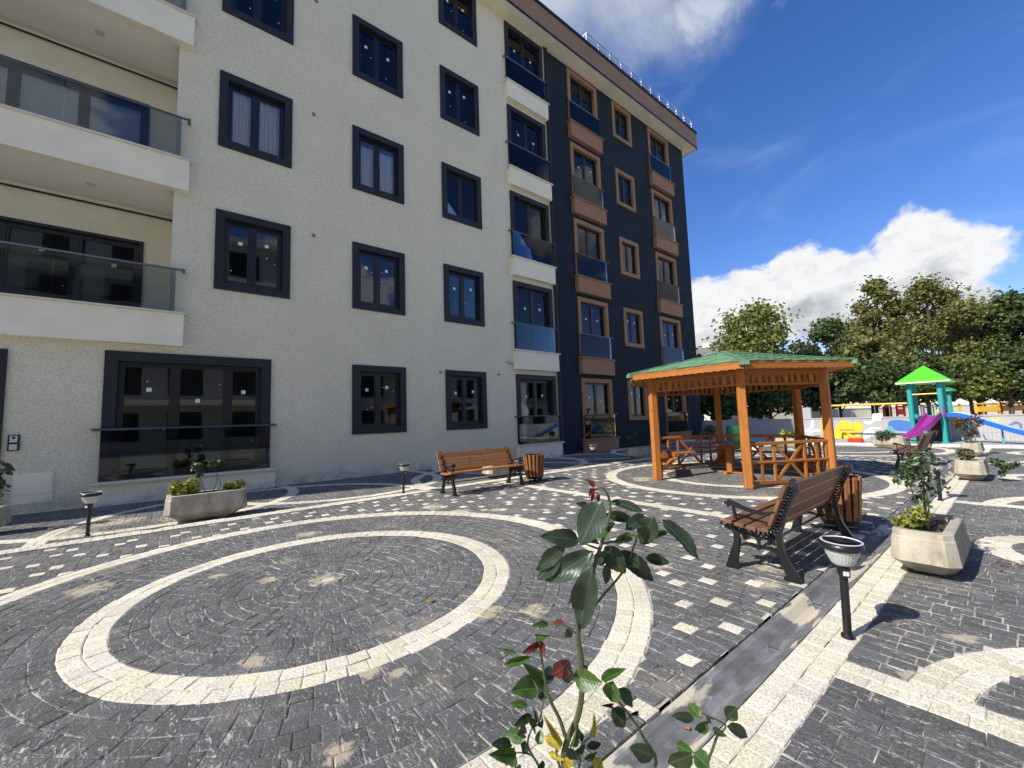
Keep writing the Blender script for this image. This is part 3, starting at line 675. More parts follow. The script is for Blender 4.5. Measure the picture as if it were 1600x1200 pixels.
for c, k_, x0, x1, z0, z1 in FR:
    brown = c in 'EG'; yy = FY+(.04 if brown else 0); b = MB(); s = .15 if c != 'W' else .17
    ringbox(b, x0, x1, z0, z1, s, yy-.04, yy+.14, False)
    w = b.build('french_window', M_BROWN if brown else M_ANTH, BLD)
    fr = [0, .36, .74, 1] if c == 'W' else [0, .5, 1]
    glazing(w, x0+s, x1-s, z0+.01, z1-s, len(fr)-1, yy+.11, (c, k_) in CURT, fr, STK(c, k_))
    balustrade(x0, x1, z0, z0+.86 if c != 'W' else 1.27, yy-.09, .1)
    M = M_BROWN if brown else M_TRIM; e = .02 if c != 'W' else .09
    if c == 'W': lb = MB().box(x0-e, x1+e, yy-.12, yy, 0, z0-.04).build('ledge_box', M, BLD)
    elif k_ == 1: lb = MB().box(x0-.06, x1+.06, yy-.17, yy, 0, z0-.04).build('ledge_box', M, BLD)
    else: lb = MB().box(x0-.06, x1+.06, yy-.17, yy, z0-.61, z0-.04).build('ledge_box', M, BLD)
    MB().box(x0-.12, x1+.12, yy-.21, yy+.1, z0-.04, z0).build('ledge_coping', M if brown else M_COPING, lb)
# recessed balconies
lampm = MB().lathe([(.07, 0), (.07, .012), (.05, .016)], 18).mesh('ceiling_light', M_SILVER, True)
for k_ in range(1, 5):
    z = 2.77+FH*(k_-1)*1.005
    sl_ = MB().box(BX0+.3, .05, FY-.16, FY-.002, z, z+.6).box(BX0+.6, RX-.002, FY+.002, FY+1.238, z+.3, z+.55).build('balcony_slab', M_SLABW, BLD)
    MB().box(BX0+.25, .1, FY-.2, FY+.06, z+.602, z+.632).build('slab_coping', M_COPING, sl_)
    MB().box(BX0+.6, RX-.004, FY+.004, FY+1.236, z+.001, z+.03).build('balcony_ceiling', M_CEIL, sl_)
    for lx in (-1.35, -3.6): link('ceiling_light', lampm, sl_, (lx, FY+.55, z-.015))
    MB().tube([(BX0+.6, FY+1.2, z-.10), (-3., FY+1.2, z-.095), (RX, FY+1.2, z-.105)], .02, 6).build('cable_conduit', M_BLACKM, sl_)
    o = MB().tube([(BX0, FY-.13, z+1.45), (.02, FY-.13, z+1.45)], .021, 8).box(.0, .045, FY-.155, FY-.002, z+1.425, z+1.475).build('balustrade', M_CHROME, BLD)
    for gx in range(4): MB().box(RX-.02-1.55*(gx+1)+.012+.1, RX-.02-1.55*gx+.1, FY-.136, FY-.124, z+.635, z+1.43).build('glass_panel', M_BAL, o)
    z0, z1 = dops[k_-1][2:]
    d = MB(); ringbox(d, -6.2, -.63, z0, z1, .06, FY+1.2, FY+1.32); dd = d.build('balcony_door', M_PVC, BLD)
    glazing(dd, -6.14, -.69, z0+.06, z1-.06, 6, FY+1.29, k_ == 2, None, k_ == 1)

# ------------------------------------------------------------------ block across the courtyard, mirrored in the ground floor windows
OB = thing('apartment_building', 'pale apartment block across the courtyard, mirrored in the windows', 'building', (0, 0, 0))
M_BEIGE = mat('beige_render', (.62, .61, .57), .9, .06, 2)
MB().box(-26, 9, -24, -14, -.09, 14.2).build('wall', M_BEIGE, OB); MB().box(-26.5, 9.5, -24.4, -13.5, 14.21, 14.6).build('roof_slab', M_COPING, OB)
MB().box(9.01, 34, -24, -14, -.09, 5.3).build('low_wing_wall', M_BEIGE, OB); MB().box(9.51, 34.5, -24.4, -13.5, 5.31, 5.6).build('low_wing_roof', M_BROWN, OB)
ow = MB().box(-.9, .9, -.05, .02, 0, 1.7).mesh('window', M_ANTH)
for fl in range(5):
    for i in range(19 if fl < 2 else 11): link('window', ow, OB, (-24+3.05*i, -13.98, .7+2.8*fl))
    if fl: MB().box(-26, 9, -14.5, -13.2, 2.72*fl+.1, 2.72*fl+.45).build('balcony_slab', M_TRIM, OB)

# ------------------------------------------------------------------ solar lamps
def make_lamp():
    t = thing('solar_lamp', 'x', 'garden lamp', (0, 0, 0), 0, 'solar path lamps')
    MB().tube([(0, 0, 0), (0, 0, .33)], .019, 14).lathe([(.03, 0), (.03, .012), (.022, .02)], 14).build('pole', M_LAMPB, t, True)
    c = MB().lathe([(.021, .315), (.027, .33), (.029, .362), (.034, .372), (.03, .378)], 18).box(-.042, -.014, -.019, .019, .322, .368).build('collar', M_LAMPB, t, True)
    MB().box(-.0445, -.041, -.013, .013, .33, .352).build('switch', M_SILVER, c)
    n = 60; prof_ = [(.040, .376), (.050, .386), (.062, .41), (.074, .44), (.080, .461)]; l = MB()
    vs = [((r*(1+.025*(j % 2)))*math.cos(2*PI*j/n), (r*(1+.025*(j % 2)))*math.sin(2*PI*j/n), z) for r, z in prof_ for j in range(n)]
    l.add(vs, [(i*n+j, i*n+(j+1) % n, (i+1)*n+(j+1) % n, (i+1)*n+j) for i in range(len(prof_)-1) for j in range(n)]+[tuple(reversed(range(n)))]).build('lens', M_LENS, t)
    MB().lathe([(.03, .385), (.03, .455)], 12).build('reflector', M_SILVER, t)
    h = MB().lathe([(.086, .458), (.095, .464), (.098, .478), (.09, .494), (.078, .499)], 28).build('shade', M_LAMPB, t, True)
    s = MB().cbox(.06, .06, .004, .002).build('solar_panel', M_SOLAR, t, loc=(0, 0, .503)); s.rotation_euler = (R(3), R(4), .35)
    MB().lathe([(.092, .4965), (.094, .500), (.088, .502), (.086, .4975)], 28).build('rim', M_SILVER, h, True)
    return t
lamp0 = make_lamp()
LAMPS = [((2.79, .69), 'near black solar lamp standing on the cream band beside the drain'), ((-.77, 7.0), 'black solar lamp left of the long concrete planter at the large window'), ((3.07, 6.83), 'black solar lamp between the long planter and the orange slatted bench'),
         ((8.12, 6.87), 'black solar lamp by the navy wall, left of the gazebo'), ((7.62, .77), 'black solar lamp half hidden behind the rose bush in the near planter')]
for i, ((x, y), lab) in enumerate(LAMPS):
    o = lamp0 if i == 0 else copy_tree(lamp0); o.location = (x, y, .018 if 6.5 < y else 0); o.rotation_euler = (R(1.2), R(-.8), .5+i*.7) if i == 0 else (R(random.uniform(-2, 2)), R(random.uniform(-2, 2)), i*.9)
    o['label'] = lab

# ------------------------------------------------------------------ benches
def curve(pts, n=6):
    P = [Vector(p) for p in pts]; out = []
    for i in range(len(P)-1):
        p0, p1, p2, p3 = P[max(i-1, 0)], P[i], P[i+1], P[min(i+2, len(P)-1)]
        for j in range(n):
            t = j/n; out.append(.5*((2*p1)+(-p0+p2)*t+(2*p0-5*p1+4*p2-p3)*t*t+(-p0+3*p1-3*p2+p3)*t**3))
    out.append(P[-1]); return out
def iron(mb, pts, w, th=.03, n=5, smooth=True):
    """flat cast bar following a (y,z) path, width w (value or list), thickness th across x"""
    C_ = curve([Vector((p[0], p[1])) for p in pts], n) if smooth else [Vector((p[0], p[1])) for p in pts]
    ws = w if isinstance(w, (list, tuple)) else [w, w]; L = []
    for i, p in enumerate(C_):
        d = (C_[min(i+1, len(C_)-1)]-C_[max(i-1, 0)]).normalized(); nn = Vector((-d.y, d.x)); t = i/(len(C_)-1)*(len(ws)-1); k0 = min(int(t), len(ws)-2); ww = ws[k0]+(ws[k0+1]-ws[k0])*(t-k0)
        L.append((p, nn, ww/2))
    vs = []; 
    for p, nn, h in L:
        for x, s_ in ((-th/2, -1), (-th/2*.6, -1.0), (th/2, -1), (th/2, 1), (-th/2, 1)):
            pass
        a = p+nn*h; b_ = p-nn*h
        vs += [(-th/2, a.x, a.y), (th/2, a.x, a.y), (th/2, b_.x, b_.y), (-th/2, b_.x, b_.y)]
    fs = []
    for i in range(len(L)-1):
        for j in range(4): fs.append((i*4+j, i*4+(j+1) % 4, (i+1)*4+(j+1) % 4, (i+1)*4+j))
    fs += [(0, 3, 2, 1), tuple((len(L)-1)*4+j for j in range(4))]
    mb.add(vs, fs)
def lattice(mb, pts, w, th=.022, step=.024):
    """pierced cast strip: two rims with a zigzag between them"""
    C_ = curve([Vector((p[0], p[1])) for p in pts], 8); rim = [[], []]; acc = 0; zz = []; side = 1
    for i, p in enumerate(C_):
        d = (C_[min(i+1, len(C_)-1)]-C_[max(i-1, 0)]).normalized(); nn = Vector((-d.y, d.x))
        rim[0].append(p+nn*w/2); rim[1].append(p-nn*w/2)
        acc += (C_[i]-C_[i-1]).length if i else 0
        if acc >= step or i == 0: zz.append((p, nn)); acc = 0
    for r_ in rim: iron(mb, r_, .012, th, smooth=False)
    for q in range(len(zz)-1):
        (a, na), (b_, nb) = zz[q], zz[q+1]
        iron(mb, [a+na*w*.45, b_-nb*w*.45], .010, th*.7, smooth=False); iron(mb, [a-na*w*.45, b_+nb*w*.45], .010, th*.7, smooth=False)
def scroll(mb, cy, cz, r, th=.03):
    iron(mb, [(cy+r*t*math.cos(a), cz+r*t*math.sin(a)) for a, t in ((i*.6, 1-.075*i) for i in range(11))], .014, th, 2)
    iron(mb, [(cy-.006, cz), (cy+.006, cz)], .016, th+.006, smooth=False)
def side_frame():
    mb = MB(); y0 = 1.12
    P_ = lambda l: [(a-y0, b_) for a, b_ in l]
    iron(mb, P_([(1.535, .0), (1.53, .06), (1.505, .15), (1.488, .22), (1.50, .285), (1.535, .325)]), [.10, .068, .052, .04, .034, .036], .036)
    iron(mb, P_([(1.125, .0), (1.135, .05), (1.165, .12), (1.187, .2), (1.197, .33)]), [.105, .07, .052, .042, .036], .036)
    iron(mb, P_([(1.58, .012), (1.49, .012)]), .024, .05, smooth=False); iron(mb, P_([(1.18, .012), (1.08, .012)]), .024, .05, smooth=False)
    lattice(mb, P_([(1.555, .325), (1.48, .325), (1.40, .308), (1.31, .295), (1.235, .318), (1.20, .37), (1.178, .44), (1.145, .53), (1.10, .62), (1.072, .66)]), .066)
    scroll(mb, 1.565-y0, .318, .04); scroll(mb, 1.07-y0, .662, .038)
    iron(mb, P_([(1.54, .495), (1.49, .488), (1.425, .468), (1.33, .447), (1.25, .449), (1.18, .47)]), [.05, .034, .024, .022, .022, .03], .036)
    scroll(mb, 1.535-y0, .482, .026)
    iron(mb, P_([(1.503, .475), (1.497, .43), (1.492, .39), (1.505, .335)]), .018, .022)
    iron(mb, P_([(1.494, .115), (1.475, .175), (1.42, .202), (1.365, .195), (1.338, .18)]), .018, .026); iron(mb, P_([(1.338, .18), (1.30, .197), (1.25, .196), (1.20, .165), (1.172, .115)]), .018, .026)
    iron(mb, P_([(1.338, .18), (1.335, .23), (1.352, .26), (1.385, .30)]), .015, .024); iron(mb, P_([(1.338, .23), (1.315, .26), (1.275, .295)]), .015, .024)
    lattice(mb, P_([(1.455, .30), (1.43, .27), (1.415, .235)]), .036, step=.016); lattice(mb, P_([(1.235, .30), (1.25, .265), (1.245, .225)]), .036, step=.016)
    lattice(mb, P_([(1.28, .325), (1.255, .36), (1.215, .40)]), .03, step=.016)
    return mb
def make_bench(lab, wood_m, iron_m, rust=False):
    t = thing('park_bench', lab, 'bench', (0, 0, 0), 0, 'cast iron park benches'); L = 1.62
    me = side_frame().mesh('side_frame', iron_m)
    for x in (.06, 1.50): link('side_frame', me, t, (x, 0, 0))
    sm = MB().cbox(L/2, .036, .0135, .004).mesh('seat_slat', wood_m)
    for yy, zz, a in ((.40, .366, -2), (.315, .352, -6), (.23, .343, -4), (.15, .345, 2)): link('seat_slat', sm, t, (L/2-.03, yy, zz), (R(-a), 0, 0))
    bm_ = MB().cbox(L/2, .0125, .046, .004).mesh('back_slat', wood_m)
    for q in range(3):
        zz = .42+.105*q; link('back_slat', bm_, t, (L/2-.03, .088-.044*q, zz+.005), (R(22), 0, 0))
    MB().tube([(.06, .21, .19), (1.5, .21, .19)], .009, 8).build('tie_rod', iron_m, t)
    return t
bn = make_bench('brown slatted park bench with black iron ends beside the near solar lamp', M_SLAT, M_IRON); bn.location = (3.36, 1.12, 0)
b1 = make_bench('orange slatted park bench backing onto the kerb in front of a planter', M_SLATO, M_IRON); b1.location = (5.06, 6.36, 0); b1.rotation_euler = (0, 0, PI)
b2 = make_bench('dark brown park bench with brown iron ends near the slide tower', M_SLAT, M_IRONB); b2.location = (10.95, 1.25, 0)

# ------------------------------------------------------------------ slatted bins
def make_bin(lab):
    t = thing('litter_bin', lab, 'litter bin', (0, 0, 0), 0, 'slatted litter bins'); n = 16
    sm = MB().cbox(.024, .009, .215, .004).mesh('slat', M_BINW)
    for j in range(n):
        a = 2*PI*j/n; r = .185
        link('slat', sm, t, (r*math.cos(a), r*math.sin(a), .315), (R(-5), 0, a-PI/2))
    MB().lathe([(.15, .06), (.155, .068), (.17, .48), (.162, .48), (.148, .075)], 24).build('liner', M_LAMPB, t, True)
    for z, r in ((.12, .158), (.30, .172), (.50, .188)):
        MB().lathe([(r, z), (r+.008, z), (r+.008, z+.022), (r, z+.022), (r, z)], 32).build('hoop', M_IRON, t)
    for a in (0, PI): 
        MB().tube([(.19*math.cos(a)+x*math.cos(a), .19*math.sin(a)+x*math.sin(a), z) for x, z in ((0, .5), (.03, .54), (.06, .545), (.075, .52), (.06, .50), (.045, .51))], .007, 6).build('scroll_handle', M_IRON, t)
    MB().box(-.02, .02, -.14, .14, .0, .015).box(-.14, .14, -.02, .02, .015, .028).lathe([(.03, 0), (.03, .07)], 10).build('stand', M_IRON, t)
    return t
bi = make_bin('wooden slatted litter bin beside the orange bench by the kerb'); bi.location = (5.47, 6.12, 0)
bj = copy_tree(bi); bj.location = (5.28, 1.28, 0); bj.rotation_euler = (0, 0, .3); bj['label'] = 'wooden slatted litter bin at the far end of the brown bench'

# ------------------------------------------------------------------ planters and shrubs
def planter_mesh(L=.86, Wd=.37, Hh=.325):
    b = MB()
    def oct_(hx, hy, c, z): return [(-hx+c, -hy, z), (hx-c, -hy, z), (hx, -hy+c, z), (hx, hy-c, z), (hx-c, hy, z), (-hx+c, hy, z), (-hx, hy-c, z), (-hx, -hy+c, z)]
    hx, hy = L/2, Wd/2
    lv = [oct_(hx-.16, hy-.07, .05, .02), oct_(hx-.012, hy-.004, .06, .115), oct_(hx-.028, hy-.022, .05, Hh-.05), oct_(hx-.034, hy-.026, .05, Hh-.044), oct_(hx-.036, hy-.028, .048, Hh-.004), oct_(hx-.044, hy-.036, .046, Hh), oct_(hx-.095, hy-.085, .03, Hh-.001), oct_(hx-.10, hy-.09, .03, Hh-.06)]
    vs = [v for l in lv for v in l]; fs = [tuple(reversed(range(8)))]
    for i in range(len(lv)-1): fs += [(i*8+j, i*8+(j+1) % 8, (i+1)*8+(j+1) % 8, (i+1)*8+j) for j in range(8)]
    b.add(vs, fs); b.box(-hx+.22, -hx+.32, -hy+.1, hy-.1, 0, .022).box(hx-.32, hx-.22, -hy+.1, hy-.1, 0, .022)
    return b
PL_ME = planter_mesh().mesh('planter_body', M_CONC)
def soil_mesh():
    b = MB(); n = 12; hx, hy = .335, .098; z0 = .285
    vs = [(-hx+2*hx*i/n, -hy+2*hy*j/4, z0+random.uniform(-.012, .012)) for i in range(n+1) for j in range(5)]
    b.add(vs, [(i*5+j, (i+1)*5+j, (i+1)*5+j+1, i*5+j+1) for i in range(n) for j in range(4)]); return b.mesh('soil', M_SOIL, True)
SO_ME = soil_mesh()
def planter(x, y, lab, rz=0, sc=1):
    t = thing('concrete_planter', lab, 'planter', (x, y, 0), rz, 'concrete planters'); t.scale = (sc, sc, sc)
    link('planter_body', PL_ME, t); link('soil', SO_ME, t); return t
PLANTERS = [(4.47, .53, 'near weathered concrete planter holding a rose bush beside the drain', 0), (.36, 7.2, 'long concrete planter with lime shrubs in front of the large ground window', .0), (5.42, 7.12, 'concrete planter behind the orange slatted bench', .0),
            (10.25, 6.95, 'concrete planter against the navy wall left of the gazebo', 0), (10.15, .62, 'second concrete planter along the drain with a drooping rose', 0), (14.75, .85, 'third concrete planter along the drain with a tall dry rose', 0),
            (16.6, 2.6, 'concrete planter with a dark bush beside the purple slide', 1.2), (15.6, 4.9, 'concrete planter with lime plants seen through the gazebo', 1.35), (14.3, 6.9, 'concrete planter with a grey green bush behind the gazebo', 0), (-2.03, 8.2, 'concrete planter cut by the left edge of the frame', 0), (.50, -.02, 'concrete planter below the camera holding the foreground rose', .7)]
for x, y, lab, rz in PLANTERS: planter(x, y, lab, rz, 1.1 if lab.startswith('long') else 1)
def leaf_cloud(mb, centers, n, size, flat=.5, shell=False, aspect=.6):
    """many small pointed leaves scattered in ellipsoids: centers = (x,y,z,rx,ry,rz)"""
    wts = np.array([c[3]*c[4]*c[5] for c in centers])**(2/3); wts /= wts.sum()
    for (cx, cy, cz, rx, ry, rz), w in zip(centers, wts):
        kk = max(4, int(n*w)); d = rng.normal(size=(kk, 3)); d /= np.linalg.norm(d, axis=1)[:, None]
        r = rng.random(kk)**(1/5 if shell else 1/2.6); P_ = np.stack([cx+d[:, 0]*r*rx, cy+d[:, 1]*r*ry, cz+d[:, 2]*r*rz], 1)
        nr = rng.normal(size=(kk, 3)); nr[:, 2] += flat*2; nr += d*.8; nr /= np.linalg.norm(nr, axis=1)[:, None]
        t = np.cross(nr, rng.normal(size=(kk, 3))); t /= np.linalg.norm(t, axis=1)[:, None]; s = np.cross(nr, t)
        sz = size*(.6+.8*rng.random(kk))[:, None]
        a = P_-t*sz*.5; c_ = P_+t*sz*.5; b_ = P_+s*sz*aspect*.5+nr*sz*.08; e = P_-s*sz*aspect*.5+nr*sz*.08
        o = len(mb.v); V = np.stack([a, e, c_, b_], 1).reshape(-1, 3)
        mb.v += [tuple(v) for v in V]; mb.f += [(o+4*i, o+4*i+1, o+4*i+2, o+4*i+3) for i in range(kk)]; mb.m += [0]*kk
def shrub(name, x, y, z0, lab, cat, cents, n, size, leafm, stems, flat=.3, group='shrubs in the planters', twig=M_TWIG):
    t = thing(name, lab, cat, (x, y, z0), 0, group); mb = MB(); leaf_cloud(mb, cents, n, size, flat); mb.build('foliage', leafm, t)
    s = MB()
    for st_ in stems: s.tube(curve(st_, 4), [.007*(1-.6*i/(4*(len(st_)-1))) for i in range(4*(len(st_)-1)+1)], 6)
    s.build('stem', twig, t); return t
ZS = .28
shrub('rose_bush', 4.42, .53, ZS, 'dark green rose bush rising from the near concrete planter', 'shrub',
      [(-.05, .0, .50, .12, .12, .1), (.06, .05, .42, .13, .1, .1), (-.1, .08, .40, .1, .1, .09), (.02, -.05, .32, .09, .09, .08), (.0, .02, .2, .06, .06, .08), (.1, .0, .54, .09, .08, .07)], 350, .042, L_SHRUB,
      [[(0, 0, 0), (.01, .01, .2), (-.05, .02, .5)], [(0, 0, 0), (.04, -.01, .2), (.09, .04, .52)], [(-.02, .01, 0), (-.06, .04, .2), (-.1, .08, .42)], [(.05, 0, 0), (.08, .01, .3), (.06, -.04, .5)]])
shrub('lime_shrub', 4.25, .58, ZS, 'low lime variegated shrub at the foot of the near rose', 'shrub', [(-.05, .05, .08, .1, .08, .06), (.05, -.02, .12, .1, .08, .07), (.1, .03, .05, .1, .07, .05)], 360, .034, L_LIME,
      [[(-.05, .05, 0), (-.07, .06, .1)], [(.04, 0, 0), (.06, -.02, .14)]])
shrub('lime_shrub', .14, 7.2, ZS, 'yellow green bushy shrub at the left end of the long planter', 'shrub', [(-.02, 0, .12, .15, .1, .12), (-.13, 0, .17, .07, .07, .11), (.06, 0, .17, .09, .08, .11)], 620, .05, leafmat('olive_shrub_leaves', [(.14, .20, .03), (.28, .32, .05), (.48, .43, .07)]), [[(-.02, 0, 0), (-.05, 0, .2)], [(.02, 0, 0), (.06, 0, .22)]])
shrub('lime_shrub', .66, 7.2, ZS, 'yellow green bushy shrub at the right end of the long planter', 'shrub', [(0, 0, .08, .1, .09, .08), (.07, 0, .13, .07, .06, .07), (-.06, 0, .11, .06, .06, .09)], 430, .045, MATS['olive_shrub_leaves'], [[(0, 0, 0), (.03, 0, .14)]])
shrub('rose_bush', .40, 7.2, ZS, 'sparse leggy rose in the middle of the long planter', 'shrub', [(-.17, 0, .43, .07, .06, .06), (.02, 0, .47, .075, .06, .07), (-.12, 0, .33, .06, .05, .05)], 120, .055, L_SHRUB,
      [[(0, 0, 0), (-.08, .01, .12), (-.13, 0, .3), (-.17, 0, .42)], [(0, 0, 0), (.04, 0, .12), (.07, .02, .25), (.03, 0, .44)], [(0, 0, 0), (-.02, 0, .06), (.1, 0, .1), (.1, 0, .24)]])
shrub('rose_bush', 5.0, 7.12, ZS, 'thin rose in the planter behind the orange bench', 'shrub', [(.05, 0, .3, .07, .06, .06), (-.1, 0, .2, .05, .05, .04)], 70, .05, L_SHRUB, [[(0, 0, 0), (.02, 0, .15), (.05, 0, .3)], [(0, 0, 0), (-.06, 0, .1), (-.1, 0, .2)]])
shrub('rose_bush', 10.1, 6.95, ZS, 'pale leaved rose in the planter against the navy wall', 'shrub', [(-.2, 0, .34, .12, .1, .06), (.0, 0, .40, .1, .08, .1), (-.05, 0, .22, .09, .08, .08)], 140, .07, L_PALE, [[(0, 0, 0), (-.05, 0, .2), (-.18, 0, .34)], [(0, 0, 0), (.02, 0, .2), (0, 0, .44)]])
shrub('rose_bush', 10.0, .62, ZS, 'small rose with pinkish young leaves in the second drain planter', 'shrub', [(-.02, .03, .12, .16, .1, .1), (-.1, .06, .16, .1, .08, .07)], 240, .055, leafmat('young_rose_leaves', [(.07, .09, .04), (.16, .15, .07), (.24, .17, .09)]), [[(0, 0, 0), (-.03, .03, .16)], [(.04, 0, 0), (.06, .02, .18)]])
shrub('rose_bush', 9.95, .40, .10, 'drooping dark rose branch over the side of the second drain planter', 'shrub', [(.0, -.06, .2, .1, .09, .07), (.05, -.16, .14, .1, .09, .06), (0, -.12, .04, .06, .06, .06), (.1, -.24, .17, .1, .07, .05)], 240, .055, L_SHRUB, [[(0, .1, .19), (.02, -.05, .25), (.08, -.22, .17)], [(0, .1, .18), (0, -.1, .18), (0, -.14, .02)]])
shrub('rose_bush', 14.7, .85, ZS, 'tall dry twiggy rose with a few red leaves in the third drain planter', 'shrub', [(-.1, .15, .5, .2, .15, .16), (.1, -.1, .55, .2, .15, .16), (0, 0, .3, .18, .14, .14)], 330, .07, leafmat('dry_rose_leaves', [(.05, .06, .02), (.09, .07, .03), (.2, .06, .03)]),
      [[(0, 0, 0), (-.03, .05, .3), (-.12, .16, .62)], [(0, 0, 0), (.03, -.04, .3), (.12, -.12, .68)], [(0, 0, 0), (0, 0, .35), (.02, 0, .72)], [(0, 0, 0), (.06, .06, .3), (.18, .1, .55)], [(0, 0, 0), (-.06, -.06, .3), (-.12, -.16, .5)]], twig=M_BARK)
shrub('round_bush', 16.5, 2.62, ZS, 'dark rounded bush in the planter beside the purple slide', 'shrub', [(0, .05, .1, .18, .25, .16)], 520, .06, L_DARK, [[(0, 0, 0), (0, 0, .15)]])
shrub('lime_shrub', 15.6, 4.9, ZS, 'lime green spiky plants in the planter seen through the gazebo', 'shrub', [(0, -.1, .12, .12, .22, .16), (0, .15, .15, .12, .16, .17)], 360, .11, L_LIME, [[(0, 0, 0), (0, 0, .2)]])
shrub('grey_bush', 14.25, 6.9, ZS, 'spreading grey green bush in the planter behind the gazebo', 'shrub', [(0, 0, .22, .32, .26, .2), (.15, 0, .38, .24, .2, .17)], 560, .075, L_PALE, [[(0, 0, 0), (0, 0, .3)], [(0, 0, 0), (.1, 0, .4)]])
shrub('spiky_shrub', -1.78, 8.2, ZS, 'thin spiky shrub at the left edge of the frame', 'shrub', [(0, 0, .3, .17, .14, .2), (.05, 0, .5, .12, .1, .14)], 130, .09, L_PALE, [[(0, 0, 0), (.03, 0, .4)], [(0, 0, 0), (-.08, 0, .4)]])

# ------------------------------------------------------------------ gazebo
GC = Vector((8.41, 3.65, 0)); GA = 211; GR = 1.58
hexp = lambda k_, r, z=0: Vector((GC.x+r*math.cos(R(GA+60*k_)), GC.y+r*math.sin(R(GA+60*k_)), z))
G = thing('gazebo', 'hexagonal pine gazebo with a green shingle roof', 'gazebo', GC)
def gpart(mb, name, M, parent=None, smooth=False):   # mesh given in world coordinates, stored relative to the gazebo
    mb.v = [(x-GC.x, y-GC.y, z) for x, y, z in mb.v]; return mb.build(name, M, parent or G, smooth)
pz = 1.9
post_me = MB().cbox(.062, .062, pz/2, .012).mesh('post', M_GAZ)
for k_ in range(6): link('post', post_me, G, hexp(k_, GR, pz/2)-GC, (0, 0, R(GA+60*k_)))
ER, EZ, AZ = 2.0, 1.97, 2.40
fdone = []
for k_ in range(6):
    A, B = hexp(k_, ER), hexp(k_+1, ER); d = (B-A); L = d.length; d.normalize(); nrm = Vector((d.y, -d.x, 0))
    # fascia board with a scalloped lower edge
    n = 48; top = [(A+d*L*i/n) for i in range(n+1)]; low = [EZ-.105+.014*abs(math.sin(i*PI/3)) for i in range(n+1)]; mb = MB()
    vs = []
    for off in (0, .022):
        for i in range(n+1): vs += [top[i]+nrm*off+Vector((0, 0, EZ)), top[i]+nrm*off+Vector((0, 0, low[i]))]
    fs = []; m_ = 2*(n+1)
    for i in range(n):
        a = 2*i; fs += [(a, a+2, a+3, a+1), (m_+a, m_+a+1, m_+a+3, m_+a+2), (a, m_+a, m_+a+2, a+2), (a+1, a+3, m_+a+3, m_+a+1)]
    mb.add(vs, fs); gpart(mb, 'fascia_board', M_GAZX)
    # roof deck panel and its shingles
    A3, B3, T = hexp(k_, ER+.03, EZ+.012), hexp(k_+1, ER+.03, EZ+.012), Vector((GC.x, GC.y, AZ))
    mb = MB().add([A3, B3, T, A3-Vector((0, 0, .03)), B3-Vector((0, 0, .03)), T-Vector((0, 0, .03))], [(0, 1, 2), (5, 4, 3), (0, 3, 4, 1)]); rp = gpart(mb, 'roof_panel', M_GAZX)
    mid = (A3+B3)/2; slope = T-mid; sl_len = slope.length; sd = slope.normalized(); nn = d.cross(sd).normalized(); nn = nn if nn.z > 0 else -nn
    rows_ = 11; hw = (B3-A3).length/2; M_SH = mat('green_bitumen_shingle', (.12, .25, .14), .85, .18, 12, bump=.6, bscale=200, bdist=.004, rnd=.28)
    for r_ in range(rows_):
        t0, t1 = r_/rows_, min((r_+1.25)/rows_, 1.0); w0 = hw*(1-t0); w1 = hw*(1-t1); cnt = max(1, round(2*w0/.29)); of = .5*(r_ % 2)
        for c_ in range(cnt+1):
            u0, u1 = -w0+(c_-of)*2*w0/cnt, -w0+(c_+1-of)*2*w0/cnt; u0 = max(u0, -w0); u1 = min(u1, w0)
            if u1-u0 < .03: continue
            g = .004; f = lambda u, t, h: mid + d*max(-hw*(1-t), min(hw*(1-t), u)) + slope*t + nn*h
            h0 = .014+random.uniform(0, .004)
            um = (u0+u1)/2; q = (u1-u0)*.18
            lowp = [f(u0+g, t0+.012, h0), f(um-q*1.3, t0-.006, h0), f(um+q*1.3, t0-.006, h0), f(u1-g, t0+.012, h0)]
            hip = [f(u1-g, t1, .006), f(u0+g, t1, .006)]
            P_ = lowp+hip; n_ = len(P_); Bt = [p-nn*.009 for p in lowp]
            mb = MB().add(P_+Bt, [tuple(range(n_)), (n_, n_+1, 1, 0), (n_+1, n_+2, 2, 1), (n_+2, n_+3, 3, 2)])
            gpart(mb, 'shingle', M_SH, rp)
    # hip cap
    mb = MB().bar(A3+Vector((0, 0, .02)), T+Vector((0, 0, .02)), .09, .014, (0, 0, 1)); gpart(mb, 'hip_cap', M_SH)
    cap_ = MB().prism([(-.07, -.035), (.07, -.035), (.07, .02), (.0, .045), (-.07, .02)], -.06, .05, 'x'); cap_.build('corner_cap', M_SH, G, loc=hexp(k_, ER+.005, EZ-.01)-GC).rotation_euler = (0, 0, R(GA+60*k_))
    # boarded ceiling
    C1, C2 = hexp(k_, ER-.02, 1.885), hexp(k_+1, ER-.02, 1.885); D1, D2 = hexp(k_, .02, 1.93), hexp(k_+1, .02, 1.93)
    for q in range(10):
        f0, f1 = q/10, (q+1)/10-.006; mb = MB()
        a, b_, c_, e_ = C1.lerp(D1, f0), C2.lerp(D2, f0), C2.lerp(D2, f1), C1.lerp(D1, f1); u = Vector((0, 0, .014))
        mb.add([a, b_, c_, e_, a+u, b_+u, c_+u, e_+u], [(0, 3, 2, 1), (4, 5, 6, 7), (0, 1, 5, 4), (2, 3, 7, 6)]); gpart(mb, 'ceiling_board', M_GAZX)
    # ring beam and valance of spindles between posts
    P0, P1 = hexp(k_, GR), hexp(k_+1, GR); dd = (P1-P0).normalized(); LL = (P1-P0).length
    gpart(MB().bar(P0+Vector((0, 0, 1.845)), P1+Vector((0, 0, 1.845)), .05, .07, ext=-.05), 'ring_beam', M_GAZX)
